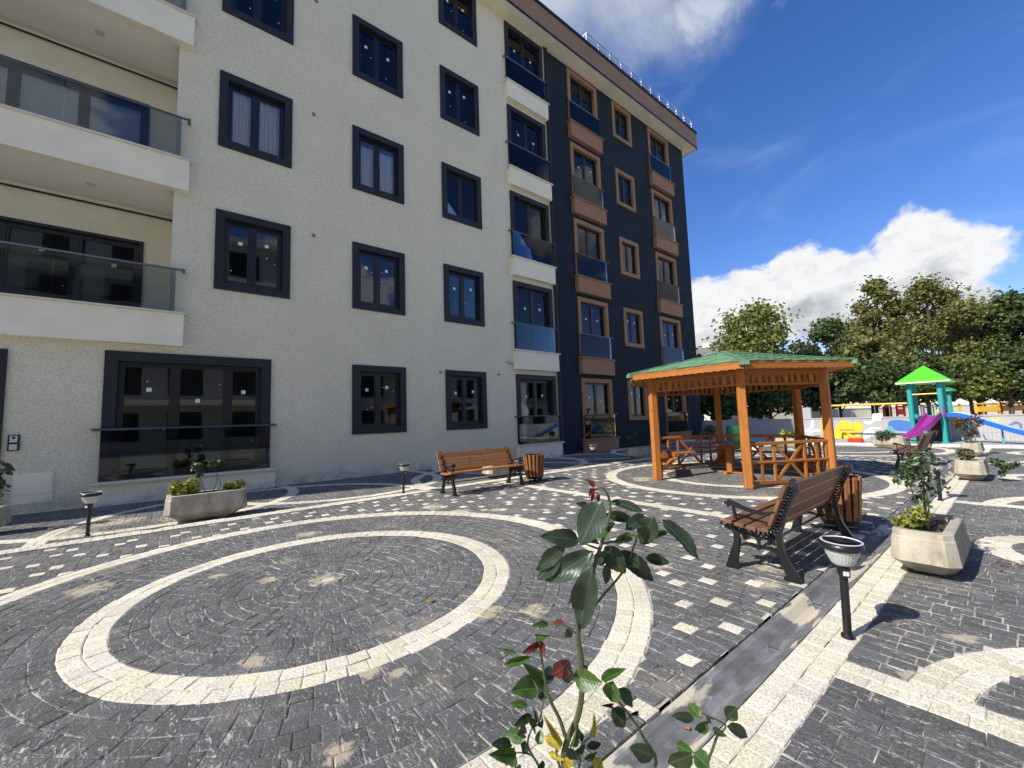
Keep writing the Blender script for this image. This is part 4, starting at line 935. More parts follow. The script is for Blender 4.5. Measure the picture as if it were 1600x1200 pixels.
    gpart(MB().bar(P0+Vector((0, 0, 1.655)), P1+Vector((0, 0, 1.655)), .04, .035, ext=-.05), 'valance_rail', M_GAZX)
    for q in range(1, 13):
        c_ = P0+dd*LL*q/13; gpart(MB().bar(c_+Vector((0, 0, 1.672)), c_+Vector((0, 0, 1.81)), .02, .075 if q % 2 else .05, dd, .003), 'valance_slat', M_GAZ)
    if k_ == 5: continue     # the side towards the left is the entrance
    for z, h_ in ((.695, .05), (.075, .05), (.40, .03)):
        if z == .4 and k_ != 0: continue
        gpart(MB().bar(P0+Vector((0, 0, z)), P1+Vector((0, 0, z)), .055 if z > .5 else .045, h_, ext=-.06), 'rail', M_GAZX)
    for f_ in (.05, .17, .32, .68, .83, .95):
        c_ = P0+dd*LL*f_; gpart(MB().bar(c_+Vector((0, 0, .10)), c_+Vector((0, 0, .67)), .03, .045, dd, .004), 'baluster', M_GAZ)
    a, b_ = P0+dd*LL*.34, P0+dd*LL*.66; off = Vector((-dd.y, dd.x, 0))*.0
    gpart(MB().bar(a+Vector((0, 0, .11)), b_+Vector((0, 0, .66)), .03, .045), 'cross_brace', M_GAZX); gpart(MB().bar(a+Vector((0, 0, .66)), b_+Vector((0, 0, .11)), .024, .04), 'cross_brace', M_GAZX)
    inn = -Vector((dd.y, -dd.x, 0)); 
    for q in range(3):
        o_ = inn*(.10+.105*q); gpart(MB().bar(P0+o_+Vector((0, 0, .37)), P1+o_+Vector((0, 0, .37)), .095, .022, ext=-.1-.055*q), 'seat_plank', M_GAZX)
    for f_ in (.12, .88):
        c_ = P0+dd*LL*f_; gpart(MB().bar(c_+inn*.06+Vector((0, 0, .33)), c_+inn*.33+Vector((0, 0, .33)), .04, .05), 'seat_bracket', M_GAZX); gpart(MB().bar(c_+inn*.05+Vector((0, 0, .12)), c_+inn*.28+Vector((0, 0, .31)), .035, .04), 'seat_bracket', M_GAZX)
# curved arm rests by the entrance posts
for k_, s_ in ((0, 1), (5, -1)):
    P0 = hexp(k_, GR); dv = (hexp(k_+(1 if k_ == 0 else -1), GR)-P0).normalized(); inw = (GC-P0).normalized()
    base = P0+inw*.07
    gpart(MB().tube(curve([base+Vector((0, 0, .05)), base+inw*.05+Vector((0, 0, .2)), base+inw*.2+Vector((0, 0, .34)), base+inw*.34+Vector((0, 0, .38))], 5), .026, 8), 'arm_brace', M_GAZX, None, True)
# table in the middle, planks darker to stand in for the roof's shade
tb = thing('gazebo_table', 'wooden table standing in the middle of the gazebo', 'table', GC+Vector((.25, .15, 0)))
for q in range(7):
    yy = -.36+.12*q; hw = .52-.08*abs(q-3)*.5; link('table_plank', MB().cbox(hw, .056, .014, .004).mesh('table_plank', M_SLAT), tb, (0, yy, .60), (0, 0, 0))
MB().cbox(.055, .055, .29, .01, Matrix.Translation((0, 0, .295))).bar((-.3, 0, .57), (.3, 0, .57), .05, .05).bar((0, -.35, .56), (0, .35, .56), .05, .03).bar((-.25, 0, .02), (.25, 0, .02), .06, .04).bar((0, -.25, .02), (0, .25, .02), .06, .035).build('pedestal', M_GAZ, tb)

# ------------------------------------------------------------------ boundary wall, playground
WX = 20.4
bw = thing('boundary_wall', 'low grey painted wall with bright murals behind the playground', 'wall', (0, 0, 0))
MB().box(WX, WX+.18, -6, 12, .0, .83).box(WX-.02, WX+.2, -6, 12, .831, .875).build('wall_body', M_GREYW, bw)
MB().box(WX-.01, WX+.19, 5.55, 6.0, .876, 1.32).build('wall_pier', M_GREYW, bw)
def onwall(px, py): q = pray(px, py); t = (WX-.004)/q.x; return (q.y*t, EYE+q.z*t)
def mural(poly, M, off):
    pts = [onwall(*p) for p in poly]; MB().prism(pts, WX-.002-off, WX-.0005-off+.0002, 'x').build('mural_patch', M, bw)
M_MY = mat('yellow_mural_paint', (.80, .52, .03), .7, .05, 6); M_MB = mat('blue_mural_paint', (.05, .17, .50), .7, .05, 6); M_MW = mat('white_mural_paint', (.8, .8, .78), .7, .04, 6); M_MG = mat('grey_mural_paint', (.12, .17, .24), .7, .05, 6); M_MT = mat('teal_mural_paint', (.12, .35, .42), .7, .05, 6)
def blobpoly(cx, cy, rx, ry, k1, n=28): return [(cx+rx*math.cos(2*PI*i/n)*(1+.14*math.sin(k1*2*PI*i/n)), cy+ry*math.sin(2*PI*i/n)*(1+.14*math.sin(k1*2*PI*i/n+1))) for i in range(n)][::-1]
mural(blobpoly(1320, 673, 17, 15, 3), M_MY, .0); mural(blobpoly(1339, 667, 10, 9, 2), M_MY, .002)
mural(blobpoly(1408, 665, 20, 10, 2), M_MB, 0); mural(blobpoly(1427, 672, 10, 9, 3), M_MB, .002); mural(blobpoly(1391, 672, 7, 6, 3), M_MT, .002)
mural(blobpoly(1358, 677, 10, 6, 3), M_MW, 0)
def stroke(pts, w, M, off):
    P_ = curve([Vector((*p, 0)) for p in pts], 6); L_, R_ = [], []
    for i, p in enumerate(P_):
        d = (P_[min(i+1, len(P_)-1)]-P_[max(i-1, 0)]).normalized(); n_ = Vector((-d.y, d.x, 0)); L_.append(p+n_*w/2); R_.append(p-n_*w/2)
    for i in range(len(P_)-1): pass
    l = [onwall(p.x, p.y) for p in L_]; r = [onwall(p.x, p.y) for p in R_]; mb = MB(); n = len(l); x0 = WX-.002-off
    mb.add([(x0, *p) for p in l]+[(x0, *p) for p in r], [(i, i+1, n+i+1, n+i) for i in range(n-1)]); mb.build('mural_stroke', M, bw)
stroke([(1350, 659), (1358, 661), (1365, 657)], 4, M_MW, 0); stroke([(1345, 684), (1356, 682), (1358, 670), (1376, 669)], 3, M_MW, .002)
stroke([(1258, 674), (1268, 668), (1269, 656)], 4, M_MW, 0); stroke([(1262, 679), (1276, 672), (1290, 676)], 3.5, M_MW, .002); stroke([(1268, 684), (1280, 681), (1290, 686)], 3, M_MG, 0)
stroke([(1574, 668), (1585, 661), (1594, 663), (1595, 674)], 4, M_MG, 0); stroke([(1536, 678), (1542, 688), (1552, 688)], 3, M_MG, 0)
stroke([(1548, 654), (1558, 652), (1566, 661)], 2, M_MY, .002); stroke([(1545, 658), (1556, 656), (1562, 664)], 2, M_MW, 0)
# welded mesh fence in front of the right part of the wall
fn = thing('mesh_fence', 'low welded wire fence in front of the grey wall at the right', 'fence', (0, 0, 0))
mb = MB(); fx = 19.2
for i in range(46): y = 1.0-.085*i; mb.box(fx-.003, fx+.003, y-.003, y+.003, .05, .62)
for z in (.1, .35, .6): mb.box(fx-.004, fx+.004, -2.9, 1.02, z-.004, z+.004)
tag(mb.build('wire', M_ALU, fn), kind='stuff')
for y in (1.02, -.3, -1.6, -2.9): MB().box(fx-.02, fx+.02, y-.02, y+.02, .05, .68).build('post', M_ALU, fn)

M_TEAL = mat('teal_enamel', (.03, .36, .36), .4, .06, 8); M_LIMEP = mat('lime_plastic', (.10, .58, .03), .35, .05, 4); M_PURP = mat('purple_plastic', (.28, .03, .25), .3, .05, 4); M_BLUEP = mat('blue_plastic', (.02, .14, .50), .3, .05, 4)
M_YELP = mat('yellow_enamel', (.80, .42, .02), .35, .05, 6); M_REDP = mat('red_plastic', (.62, .04, .03), .35, .05, 6); M_DECK = mat('dark_deck', (.03, .03, .035), .7, .2, 6); M_WHITEP = mat('white_plastic', (.78, .78, .76), .4, .04, 6); M_LIMEE = mat('pale_roof_edge', (.62, .78, .45), .5, .04, 6)
TX, TY0, TY1 = 18.55, 1.62, 2.48
def rayx(px, X): q = pray(px, 660); return q.y*X/q.x
TY0, TY1 = rayx(1474, TX), rayx(1426, TX)
tw = thing('slide_tower', 'teal playground tower with a lime green pyramid roof', 'playground tower', (TX, TY0, .05)); TD = .95; wy = TY1-TY0
for dx in (0, TD):
    for dy in (0, wy): MB().tube([(dx, dy, 0), (dx, dy, 1.98)], .065, 14).lathe([(.1, 0), (.1, .03), (.07, .05)], 14, dx, dy).build('post', M_TEAL, tw, True)
MB().box(-.05, TD+.05, -.05, wy+.05, .72, .78).build('platform', M_DECK, tw)
c_ = .28; cx, cyy = TD/2, wy/2; rf = MB().add([(-c_, -c_, 1.95), (TD+c_, -c_, 1.95), (TD+c_, wy+c_, 1.95), (-c_, wy+c_, 1.95), (cx, cyy, 2.5), (-c_, -c_, 1.90), (TD+c_, -c_, 1.90), (TD+c_, wy+c_, 1.90), (-c_, wy+c_, 1.90)],
    [(0, 1, 4), (1, 2, 4), (2, 3, 4), (3, 0, 4), (8, 7, 6, 5)], 0); rf.add([(-c_, -c_, 1.95), (TD+c_, -c_, 1.95), (TD+c_, wy+c_, 1.95), (-c_, wy+c_, 1.95), (-c_, -c_, 1.90), (TD+c_, -c_, 1.90), (TD+c_, wy+c_, 1.90), (-c_, wy+c_, 1.90)], [(0, 4, 5, 1), (1, 5, 6, 2), (2, 6, 7, 3), (3, 7, 4, 0)], 1).build('roof', [M_LIMEP, M_LIMEE], tw)
MB().tube([(0, 0, 1.55), (0, wy, 1.55)], .022, 8).build('cross_bar', M_YELP, tw)
mb = MB()
for i in range(9): mb.tube([(TD, wy*.08+i*wy*.105, .82), (TD, wy*.08+i*wy*.105, 1.2)], .014, 6)
mb.tube([(TD, 0, 1.2), (TD, wy, 1.2)], .018, 6).tube([(TD, 0, .84), (TD, wy, .84)], .018, 6).build('guard_rail', M_TEAL, tw)
MB().tube([(TD*.5, -.02, .95), (TD*.5, .16, .95)], .1, 12).build('crawl_ring', M_YELP, tw)
MB().box(.1, .14, -.02, .3, .05, .7).box(.1, .14, wy-.3, wy, .05, .7).build('step_panel', M_DECK, tw)
def slide(name, lab, path, half, M, up=.09, th=.02):
    t = thing(name, lab, 'slide', path[0]); P_ = curve(path, 7); mb = MB(); secs = []
    for i, p in enumerate(P_):
        d = (P_[min(i+1, len(P_)-1)]-P_[max(i-1, 0)]).normalized(); s_ = d.cross(Vector((0, 0, 1))).normalized(); n_ = s_.cross(d)
        prof_ = [(-half-th, up), (-half, up), (-half*.85, .02), (0, 0), (half*.85, .02), (half, up), (half+th, up), (half+th, -th), (-half-th, -th)]
        secs.append([p+s_*a+n_*b_-Vector(path[0]) for a, b_ in prof_])
    n = 9; vs = [v for s_ in secs for v in s_]
    fs = [(i*n+j, i*n+(j+1) % n, (i+1)*n+(j+1) % n, (i+1)*n+j) for i in range(len(secs)-1) for j in range(n)]+[tuple(reversed(range(n))), tuple((len(secs)-1)*n+j for j in range(n))]
    mb.add(vs, fs).build('chute', M, t, True); return t
yA = rayx(1445, TX-.1); ye = rayx(1412, TX-1.3)
ps = slide('purple_slide', 'purple plastic slide curving down towards the planter from the tower', [(TX-.1, rayx(1461, TX-.1), .88), (TX-.3, rayx(1456, TX-.3), .80), (TX-.55, rayx(1444, TX-.55), .55), (TX-.72, rayx(1428, TX-.72), .34), (TX-.8, rayx(1414, TX-.8), .22), (TX-.82, rayx(1408, TX-.82), .2)], .16, M_PURP, .13)
MB().box(-.06, .0, -.24, -.2, .0, .34).box(-.06, .0, .2, .24, .0, .34).build('entry_side', M_PURP, ps)
MB().box(-.7, -.66, .12, .22, -.79, -.42).build('support_leg', M_TEAL, ps)
bs = slide('blue_slide', 'long blue plastic slide running down to the right from the tower', [(TX+.15, TY0-.08, .88), (TX+.13, TY0-.4, .86), (TX+.05, TY0-.8, .68), (TX-.1, TY0-1.5, .36), (TX-.15, TY0-2.1, .13), (TX-.17, TY0-2.4, .1)], .19, M_BLUEP, .11)
MB().box(-.06, -.02, -1.1, -1.06, -.83, -.30).build('support_leg', M_TEAL, bs); MB().box(.0, .04, -.45, -.41, -.83, -.08).build('support_leg', M_TEAL, bs)
sw = thing('swing_set', 'yellow swing beam with hanging chains beside the slide tower', 'swing', (0, 0, 0)); SX = TX+.55; sy0, sy1 = TY1+.07, rayx(1288, SX)
MB().tube([(SX, sy0, 1.33), (SX, sy1, 1.35)], .036, 10).build('beam', M_YELP, sw, True)
for dx in (-.35, .35): MB().tube([(SX, sy1, 1.35), (SX+dx, sy1+.05, .05)], .03, 8).build('leg', M_YELP, sw, True)
for i, px in enumerate((1312, 1333)):
    y = rayx(px, SX); MB().tube([(SX, y, 1.32), (SX, y, .45)], .008, 5).build('chain', M_ALU, sw)
for px in (1369, 1392): MB().tube([(SX, rayx(px, SX), 1.32), (SX, rayx(px, SX), .9)], .008, 5).build('chain', M_ALU, sw)
yb = (rayx(1369, SX)+rayx(1375, SX))/2; MB().box(SX-.12, SX+.12, yb-.12, yb+.12, .78, .82).box(SX-.12, SX-.1, yb-.12, yb+.12, .82, 1.0).box(SX+.08, SX+.1, yb-.12, yb+.12, .82, 1.02).build('seat', M_WHITEP, sw)
yc = (rayx(1312, SX)+rayx(1333, SX))/2; MB().cbox(.09, abs(rayx(1312, SX)-rayx(1333, SX))/2, .012, .004, Matrix.Translation((SX, yc, .44))).build('seat', M_REDP, sw)
rd = thing('toddler_rocker', 'red and yellow toddler rocker seat standing before the wall', 'rocking toy', (18.3, rayx(1334, 18.3), .05))
MB().cbox(.14, .2, .07, .03, Matrix.Translation((0, 0, .07))).build('base', M_REDP, rd, True); MB().tube(curve([(0, -.2, .15), (0, -.1, .19), (0, .06, .17), (0, .16, .26), (0, .2, .33)], 5), [.05, .06, .075, .08, .085, .09, .09, .09, .085, .08, .08, .075, .07, .06, .055, .05, .05, .045, .045, .04, .03], 10).build('body', M_YELP, rd, True)
gb = thing('green_barrel', 'green plastic barrel bin behind the gazebo post', 'barrel', (14.9, 6.35, 0))
MB().lathe([(.17, 0), (.2, .02), (.21, .3), (.215, .32), (.21, .34), (.215, .5), (.22, .52), (.215, .54), (.205, .72), (.19, .76), (.18, .70)], 24).build('barrel_body', mat('green_plastic', (.03, .26, .09), .4, .06, 6), gb, True); MB().lathe([(.203, .18), (.221, .19), (.221, .21), (.203, .22)], 24).build('hoop', MATS['green_plastic'], gb, True)

# ------------------------------------------------------------------ trees
def tree(name, lab, px, depth, top_px, half_px, leafm, n, size, base=.0, crown_low=None, nclump=16, seed=0, cat='tree', taper=.7):
    rs = random.Random(seed); q = pray(px, 640); q = Vector((q.x, q.y, 0)).normalized()
    k_ = depth/(q.dot(FW)); P0 = q*k_; zt = EYE+pray(px, top_px).z*depth; hw = half_px/F_PX*depth*.93
    t = thing(name, lab, cat, (P0.x, P0.y, -.09), rs.random()*6, 'trees beyond the playground'); low = crown_low if crown_low is not None else zt*.28
    cents = []; H = zt-low; ends = []
    for i in range(nclump):
        f = (i+.5)/nclump; z = low+H*(.10+.82*f); rr_ = hw*(1-abs(f-.35)**1.5*taper*1.5) if f > .35 else hw*(.72+.8*f)
        a = i*2.4+rs.random(); r0 = rr_*rs.uniform(.35, .85)*(.25 if f > .9 else 1); s_ = hw*rs.uniform(.26, .44)*(1-.5*max(0, f-.5))
        cents.append((r0*math.cos(a), r0*math.sin(a), z, s_*1.15, s_*1.15, min(s_*rs.uniform(.7, 1.), H*.2))); ends.append((r0*math.cos(a)*.85, r0*math.sin(a)*.85, z))
    mb = MB(); leaf_cloud(mb, cents, n, size, .25, False, .75); leaf_cloud(mb, [(c[0]*1.1, c[1]*1.1, c[2]+c[5]*.3, c[3]*1.5, c[4]*1.5, c[5]*1.4) for c in cents], int(n*.22), size, .25, False, .75)
    mb.build('crown', leafm, t); tr = MB(); r_ = .03*zt**.8*.6+.05
    tr.tube(curve([(0, 0, 0), (rs.uniform(-.1, .1), rs.uniform(-.1, .1), low), (rs.uniform(-.2, .2), rs.uniform(-.2, .2), low+H*.45), (0, 0, zt*.93)], 5), [r_*(1-.9*i/15) for i in range(16)], 8)
    for e in ends: zz = max(low*.75, e[2]-H*.22-rs.random()*.3); tr.tube(curve([(0, 0, zz), (e[0]*.45, e[1]*.45, zz+(e[2]-zz)*.35), e], 3), [r_*.38*(1-.75*i/6) for i in range(7)], 5)
    tr.build('trunk', M_BARK, t, True); return t
TREES = [('plane_tree', 'bushy tree with yellowing top rising behind the gazebo roof', 1190, 40, 466, 78, L_YEL, 8500, .34, 2.4),
 ('dark_tree', 'small dark tree filling the gap right of the yellowing tree', 1256, 33, 528, 40, L_DARK, 3600, .26, 1.4),
 ('plane_tree', 'tall narrow plane tree with a ragged top left of the taller pair', 1388, 28, 418, 52, L_PLANE, 8500, .2, 1.8),
 ('plane_tree', 'tall broad plane tree with olive and brown leaves above the green pyramid roof', 1470, 27, 418, 72, L_PLANE, 13000, .2, 1.6),
 ('plane_tree', 'olive plane tree filling the gap behind the blue slide', 1530, 30, 468, 60, L_PLANE, 8500, .21, 1.6),
 ('dark_tree', 'dark green tree cut by the right edge of the frame', 1600, 25, 440, 66, L_DARK, 8000, .24, 1.2),
 ('dark_tree', 'dark green tree left of the plane trees with a pointed top', 1312, 29, 486, 50, L_DARK, 5000, .25, 1.4),
 ('plane_tree', 'low olive plane tree in front of the dark tree, right of the gazebo', 1365, 24.5, 505, 60, L_PLANE, 5200, .24, 1.5),
 ('dark_tree', 'low dark tree behind the right end of the gazebo roof', 1285, 24, 545, 46, L_DARK, 4600, .22, 1.2),
 ('dark_tree', 'low dark spreading tree behind the swing beam', 1370, 22.8, 560, 58, L_DARK, 5600, .21, 1.5),
 ('dark_tree', 'low dark tree just behind the green pyramid roof', 1450, 23.5, 550, 50, L_DARK, 4600, .21, 1.5),
 ('plane_tree', 'low yellow green tree over the blue slide', 1520, 23, 560, 50, L_YEL, 4200, .21, 1.7),
 ('dark_tree', 'low dark tree at the right above the blue slide end', 1580, 22.5, 540, 52, L_DARK, 5200, .21, 1.5),
 ('dark_tree', 'dark tree seen under the gazebo roof between its posts', 1205, 23.2, 560, 60, L_DARK, 5200, .22, 1.1),
 ('dark_tree', 'dark low tree seen beside the navy wall under the gazebo roof', 1115, 23.5, 566, 44, L_DARK, 4200, .22, .7),
 ('dark_tree', 'small dark tree peeking past the navy wall above the gazebo', 1098, 31, 543, 13, L_DARK, 1500, .22, 1.0)]
for i, (nm, lab, px, dep, tp, hp, lm, n, sz, cl) in enumerate(TREES): tree(nm, lab, px, dep, tp, hp, lm, n, sz, crown_low=cl, seed=i+3)

# ------------------------------------------------------------------ far things behind the wall
hs_ = thing('far_house', 'distant grey house roof with a chimney above the gazebo roof', 'house', tuple(pray(1112, 640).normalized().xy*46)+(0,)); hs_.rotation_euler = (0, 0, .5)
MB().box(-3.2, 3.2, -3, 3, -.09, 6.3).build('house_wall', M_TRIM, hs_)
rfm = MB().prism([(-3.6, 6.31), (3.6, 6.31), (0, 7.9)], -3.3, 3.3, 'y').build('roof', mat('grey_roof_tile', (.2, .19, .18), .8, .1, 6), hs_); MB().box(.9, 1.5, -.3, .3, 7.2, 8.5).build('chimney', M_TRIM, rfm)
for x in (-2, 0, 2): wn = MB().box(x-.5, x+.5, -3.06, -3.001, 3.9, 5.3).build('window', M_BLACKM, hs_)
fw = thing('street_wall', 'long white sunlit wall beyond the trees', 'wall', (0, 0, 0)); 
A, B = pray(1120, 640), pray(1620, 630); a = Vector((A.x, A.y, 0)).normalized()*33/ (Vector((A.x, A.y, 0)).normalized().dot(FW)); b_ = Vector((B.x, B.y, 0)).normalized()*40/(Vector((B.x, B.y, 0)).normalized().dot(FW))
MB().bar(a+Vector((0, 0, .55)), b_+Vector((0, 0, .55)), .25, 1.3).build('wall_body', M_TRIM, fw); MB().bar(a+Vector((0, 0, 1.23)), b_+Vector((0, 0, 1.23)), .32, .06).build('wall_cap', M_COPING, fw)
def climber(px, depth, lab, M, w):
    q = pray(px, 640); q = Vector((q.x, q.y, 0)).normalized(); P0 = q*depth/q.dot(FW); t = thing('climbing_frame', lab, 'climbing frame', (P0.x, P0.y, -.05), YAW*-1, 'climbing frames beyond the wall')
    for x in (-w, w):
        for y in (0, .8): MB().tube([(x, y, 0), (x, y, 1.35)], .05, 8).build('post', M, t)
    for z in (.5, .9, 1.3): MB().tube([(-w, 0, z), (w, 0, z)], .04, 6).build('rail', M, t)
    MB().cbox(w, .03, .14, .01, Matrix.Translation((0, -.06, 1.02))).build('panel', M, t); return t
climber(1543, 22, 'yellow climbing frame just beyond the wall', M_YELP, .6); climber(1585, 23, 'orange climbing frame beyond the wall near the right edge', mat('orange_enamel', (.6, .22, .03), .4), .7)
climber(1407, 22.5, 'red climbing frame beyond the wall left of the tower', M_REDP, .2)
tp = thing('teal_play_post', 'green topped teal play post behind the slide tower', 'play post', (TX+2.9, rayx(1488, TX+2.9), .0)); MB().tube([(0, 0, 0), (0, 0, 1.75)], .055, 10).build('post', M_TEAL, tp); MB().lathe([(.22, 1.72), (.2, 1.78), (.02, 1.86)], 14).build('cap', MATS['green_plastic'], tp)

# ------------------------------------------------------------------ foreground rose
LEAFM = {}
def roseleaf_mat(nm, c, c2):
    M = bpy.data.materials.new(nm); M.use_nodes = True; k = N(M.node_tree); b = k.n['Principled BSDF']
    tc = k.new('ShaderNodeTexCoord'); oi = k.new('ShaderNodeObjectInfo'); o = tc.outputs['Object']; sp = k.new('ShaderNodeSeparateXYZ'); k.l.new(o, sp.inputs[0])
    n = k.noise(k.vmath('ADD', o, oi.outputs['Location']), 3, 4, .6)
    cc = k.mix(k.ramp(n, .3, .7), c, c2)
    vein = k.math('ABSOLUTE', sp.outputs[1]); cc = k.mix(k.ramp(vein, .0, .035, .55, 0), cc, tuple(min(1, x*2.6+.03) for x in c2))
    wv = k.new('ShaderNodeTexWave'); wv.inputs['Scale'].default_value = 2.4; wv.inputs['Distortion'].default_value = .6
    vv = k.new('ShaderNodeCombineXYZ'); k.l.new(k.math('SUBTRACT', sp.outputs[0], k.math('MULTIPLY', vein, .8)), vv.inputs[0]); k.l.new(vv.outputs[0], wv.inputs['Vector'])
    cc = k.mix(k.math('MULTIPLY', k.ramp(wv.outputs['Fac'], .8, 1.), .07), cc, tuple(min(1, x*1.9+.02) for x in c2))
    k.l.new(cc, b.inputs['Base Color']); b.inputs['Roughness'].default_value = .38; b.inputs['Specular IOR Level'].default_value = .5
    k.l.new(k.bump(wv.outputs['Fac'], .06, .02), b.inputs['Normal'])
    tl = k.new('ShaderNodeBsdfTranslucent'); mx = k.new('ShaderNodeMixShader'); k.l.new(cc, tl.inputs[0]); mx.inputs[0].default_value = .25
    k.l.new(b.outputs[0], mx.inputs[1]); k.l.new(tl.outputs[0], mx.inputs[2]); k.l.new(mx.outputs[0], k.n['Material Output'].inputs[0]); return M
LEAFM = {'d': roseleaf_mat('dull_rose_leaf', (.03, .05, .03), (.045, .07, .04)), 'g': roseleaf_mat('green_rose_leaf', (.04, .09, .018), (.065, .13, .026)), 'r': roseleaf_mat('red_rose_leaf', (.09, .018, .014), (.14, .03, .02)), 'y': roseleaf_mat('yellow_leaf', (.55, .40, .03), (.30, .28, .04)), 'k': roseleaf_mat('dark_rose_leaf', (.022, .04, .016), (.035, .055, .02))}  # k is a darker leaf green
def leaf_mesh(var):
    """unit leaf along +x (0..1), folded along the midrib, edges slightly serrated, tip drooping"""
    rs = random.Random(var); n = 14; fold = rs.uniform(.15, .5); droop = rs.uniform(.05, .3); wav = rs.uniform(.02, .06); b = MB(); vs = []; curl = rs.uniform(-.25, .25)
    for i in range(n+1):
        t = i/n; w = (math.sin(PI*t**.8)**.85 if 0 < t < 1 else 0)*.5; x = t; zc = -droop*t*t
        ser = 1+.05*(i % 2)
        for s_ in (-1, -.5, 0, .5, 1):
            y = s_*w*ser; vs.append((x+(.02 if abs(s_) == 1 and i % 2 else 0), y*(1-.15*fold), zc+fold*abs(y)+wav*math.sin(t*9+s_*2)*abs(s_)+curl*y*t))
    for i in range(n):
        for j in range(4): b.add([], []); b.f.append((i*5+j, (i+1)*5+j, (i+1)*5+j+1, i*5+j+1)); b.m.append(0)
    b.v = vs; o = len(vs)
    return b
LMESH = {}
for key, M in LEAFM.items():
    LMESH[key] = []
    for v in range(4):
        me = leaf_mesh(v*7+hash(key) % 1 + ord(key)).mesh('leaf', M, True); LMESH[key].append(me)
D0 = .52
RO = at(905, 1290, D0); rose = thing('rose_bush', 'foreground rose stem with large drooping leaves at the bottom of the frame', 'shrub', RO)
def leaf(bx, by, tx, ty, w, key, dd=0, td=None, ndir=None):
    if key in 'dk' and by < 990: tx, ty = bx+(tx-bx)*1.12, by+(ty-by)*1.12
    d0 = D0+dd+random.uniform(-.02, .02); d1 = d0+(td if td is not None else random.uniform(-.025, .025))
    A, B = at(bx, by, d0), at(tx, ty, d1); ax = B-A; L = ax.length; ax.normalize()
    nrm = (-FW*.9 + Vector((0, 0, 1))*random.uniform(.3, .9) + RT*random.uniform(-.4, .4)); nrm = (nrm-ax*nrm.dot(ax)).normalized(); sd = nrm.cross(ax)
    M = Matrix((ax*L, sd*(w/F_PX*d0)*(1.22 if key in 'dk' else 1.1), nrm*L*.8)).transposed().to_4x4(); M.translation = A-RO
    o = link('leaf', random.choice(LMESH[key]), rose); o.matrix_local = M
    return o
LV = """940 782 908 846 37 d|955 783 1001 796 12 d|921 791 902 787 8 k|906 843 855 838 23 d|885 852 842 888 20 k|878 870 838 902 26 d|928 862 857 906 30 d|927 880 902 986 34 d|964 862 1018 901 24 k|1008 871 1043 878 15 k|945 853 974 892 26 k|1022 806 1002 849 28 k|977 827 1013 806 19 d|1034 813 1090 868 26 d|1012 846 1046 829 9 g|924 838 956 824 18 g|905 849 940 846 13 g|945 804 987 811 14 k|926 836 956 819 15 k|949 880 947 911 11 k|898 921 889 943 9 k|938 836 930 820 14 g|958 848 992 838 14 g|930 880 948 864 16 k|
883 974 860 971 9 r|858 976 831 977 10 g|888 981 886 999 14 g|843 1003 819 1021 11 r|843 1002 852 1022 9 r|836 993 859 995 9 g|831 1026 785 1040 12 g|808 1020 778 1014 6 g|850 1073 823 1040 20 g|853 1070 861 1038 15 k|838 1075 802 1078 30 g|856 1091 841 1070 18 k|891 1032 862 1060 24 r|890 1066 884 1040 19 g|896 1057 939 1069 28 g|905 1043 922 1051 12 r|941 1063 975 1045 15 g|958 1064 955 1100 27 g|966 1076 989 1104 22 g|956 1107 979 1136 22 k|957 1104 942 1102 6 r|984 1117 1001 1116 6 k|
1021 1181 987 1171 21 k|1083 1175 1055 1164 20 g|1081 1178 1044 1199 23 k|1084 1177 1109 1200 25 g|1095 1123 1075 1097 15 g|1084 1122 1052 1119 12 k|1107 1130 1086 1141 17 g|1135 1123 1151 1105 17 k|1136 1134 1173 1151 15 k|1114 1139 1134 1150 9 k|1104 1128 1108 1118 10 g|
872 1172 858 1128 12 y|850 1150 877 1171 10 y|921 1152 931 1124 10 y|890 1202 884 1183 18 y|930 1202 938 1183 18 y|858 1176 880 1188 9 y|868 1160 866 1135 9 y|890 1165 905 1138 11 g|908 1160 904 1134 9 k|916 1167 940 1162 9 k|884 1168 906 1192 12 k|898 1180 915 1163 10 g|912 1186 934 1176 9 g|
822 1152 789 1146 20 g|800 1164 772 1163 15 k|806 1175 767 1180 19 g|806 1180 790 1199 19 g|817 1178 814 1153 15 g|842 1164 845 1140 14 g|836 1137 827 1124 15 g|831 1117 804 1134 11 k|825 1103 796 1099 11 g|847 1139 835 1104 11 k|812 1148 818 1132 12 k|850 1190 838 1205 9 k|810 1196 812 1210 8 k"""
for row in LV.replace('\n', '').split('|'):
    a = row.split()
    if len(a) == 6: leaf(*[float(x) for x in a[:5]], a[5], -.03 if float(a[4]) > 33 else 0)
# young red shoot at the top
for t_ in ((929, 766, 918, 745, 9), (929, 768, 925, 786, 9), (932, 768, 936, 784, 7), (930, 764, 920, 775, 8), (930, 762, 914, 748, 5)): leaf(*t_, 'r')
st = MB()
def stem(pts, r0, r1, dd=0):
    r0 *= .72; r1 *= .8
    P_ = curve([at(x, y, D0+dd)-RO for x, y in pts], 5); n = len(P_)-1; st.tube(P_, [r0+(r1-r0)*i/n for i in range(n+1)], 7)
stem([(905, 1290), (882, 1200), (886, 1158), (902, 1122), (909, 1081), (908, 1029), (903, 993), (910, 960), (922, 915), (930, 880), (937, 858), (946, 830), (953, 800), (951, 777), (941, 762), (930, 765)], .0062, .0014)
stem([(914, 972), (925, 953), (941, 932), (974, 892), (992, 850), (1000, 830), (1034, 814)], .0026, .0012, .01); stem([(937, 858), (920, 852), (900, 843)], .002, .001); stem([(940, 850), (962, 845), (985, 836), (1012, 845)], .002, .001)
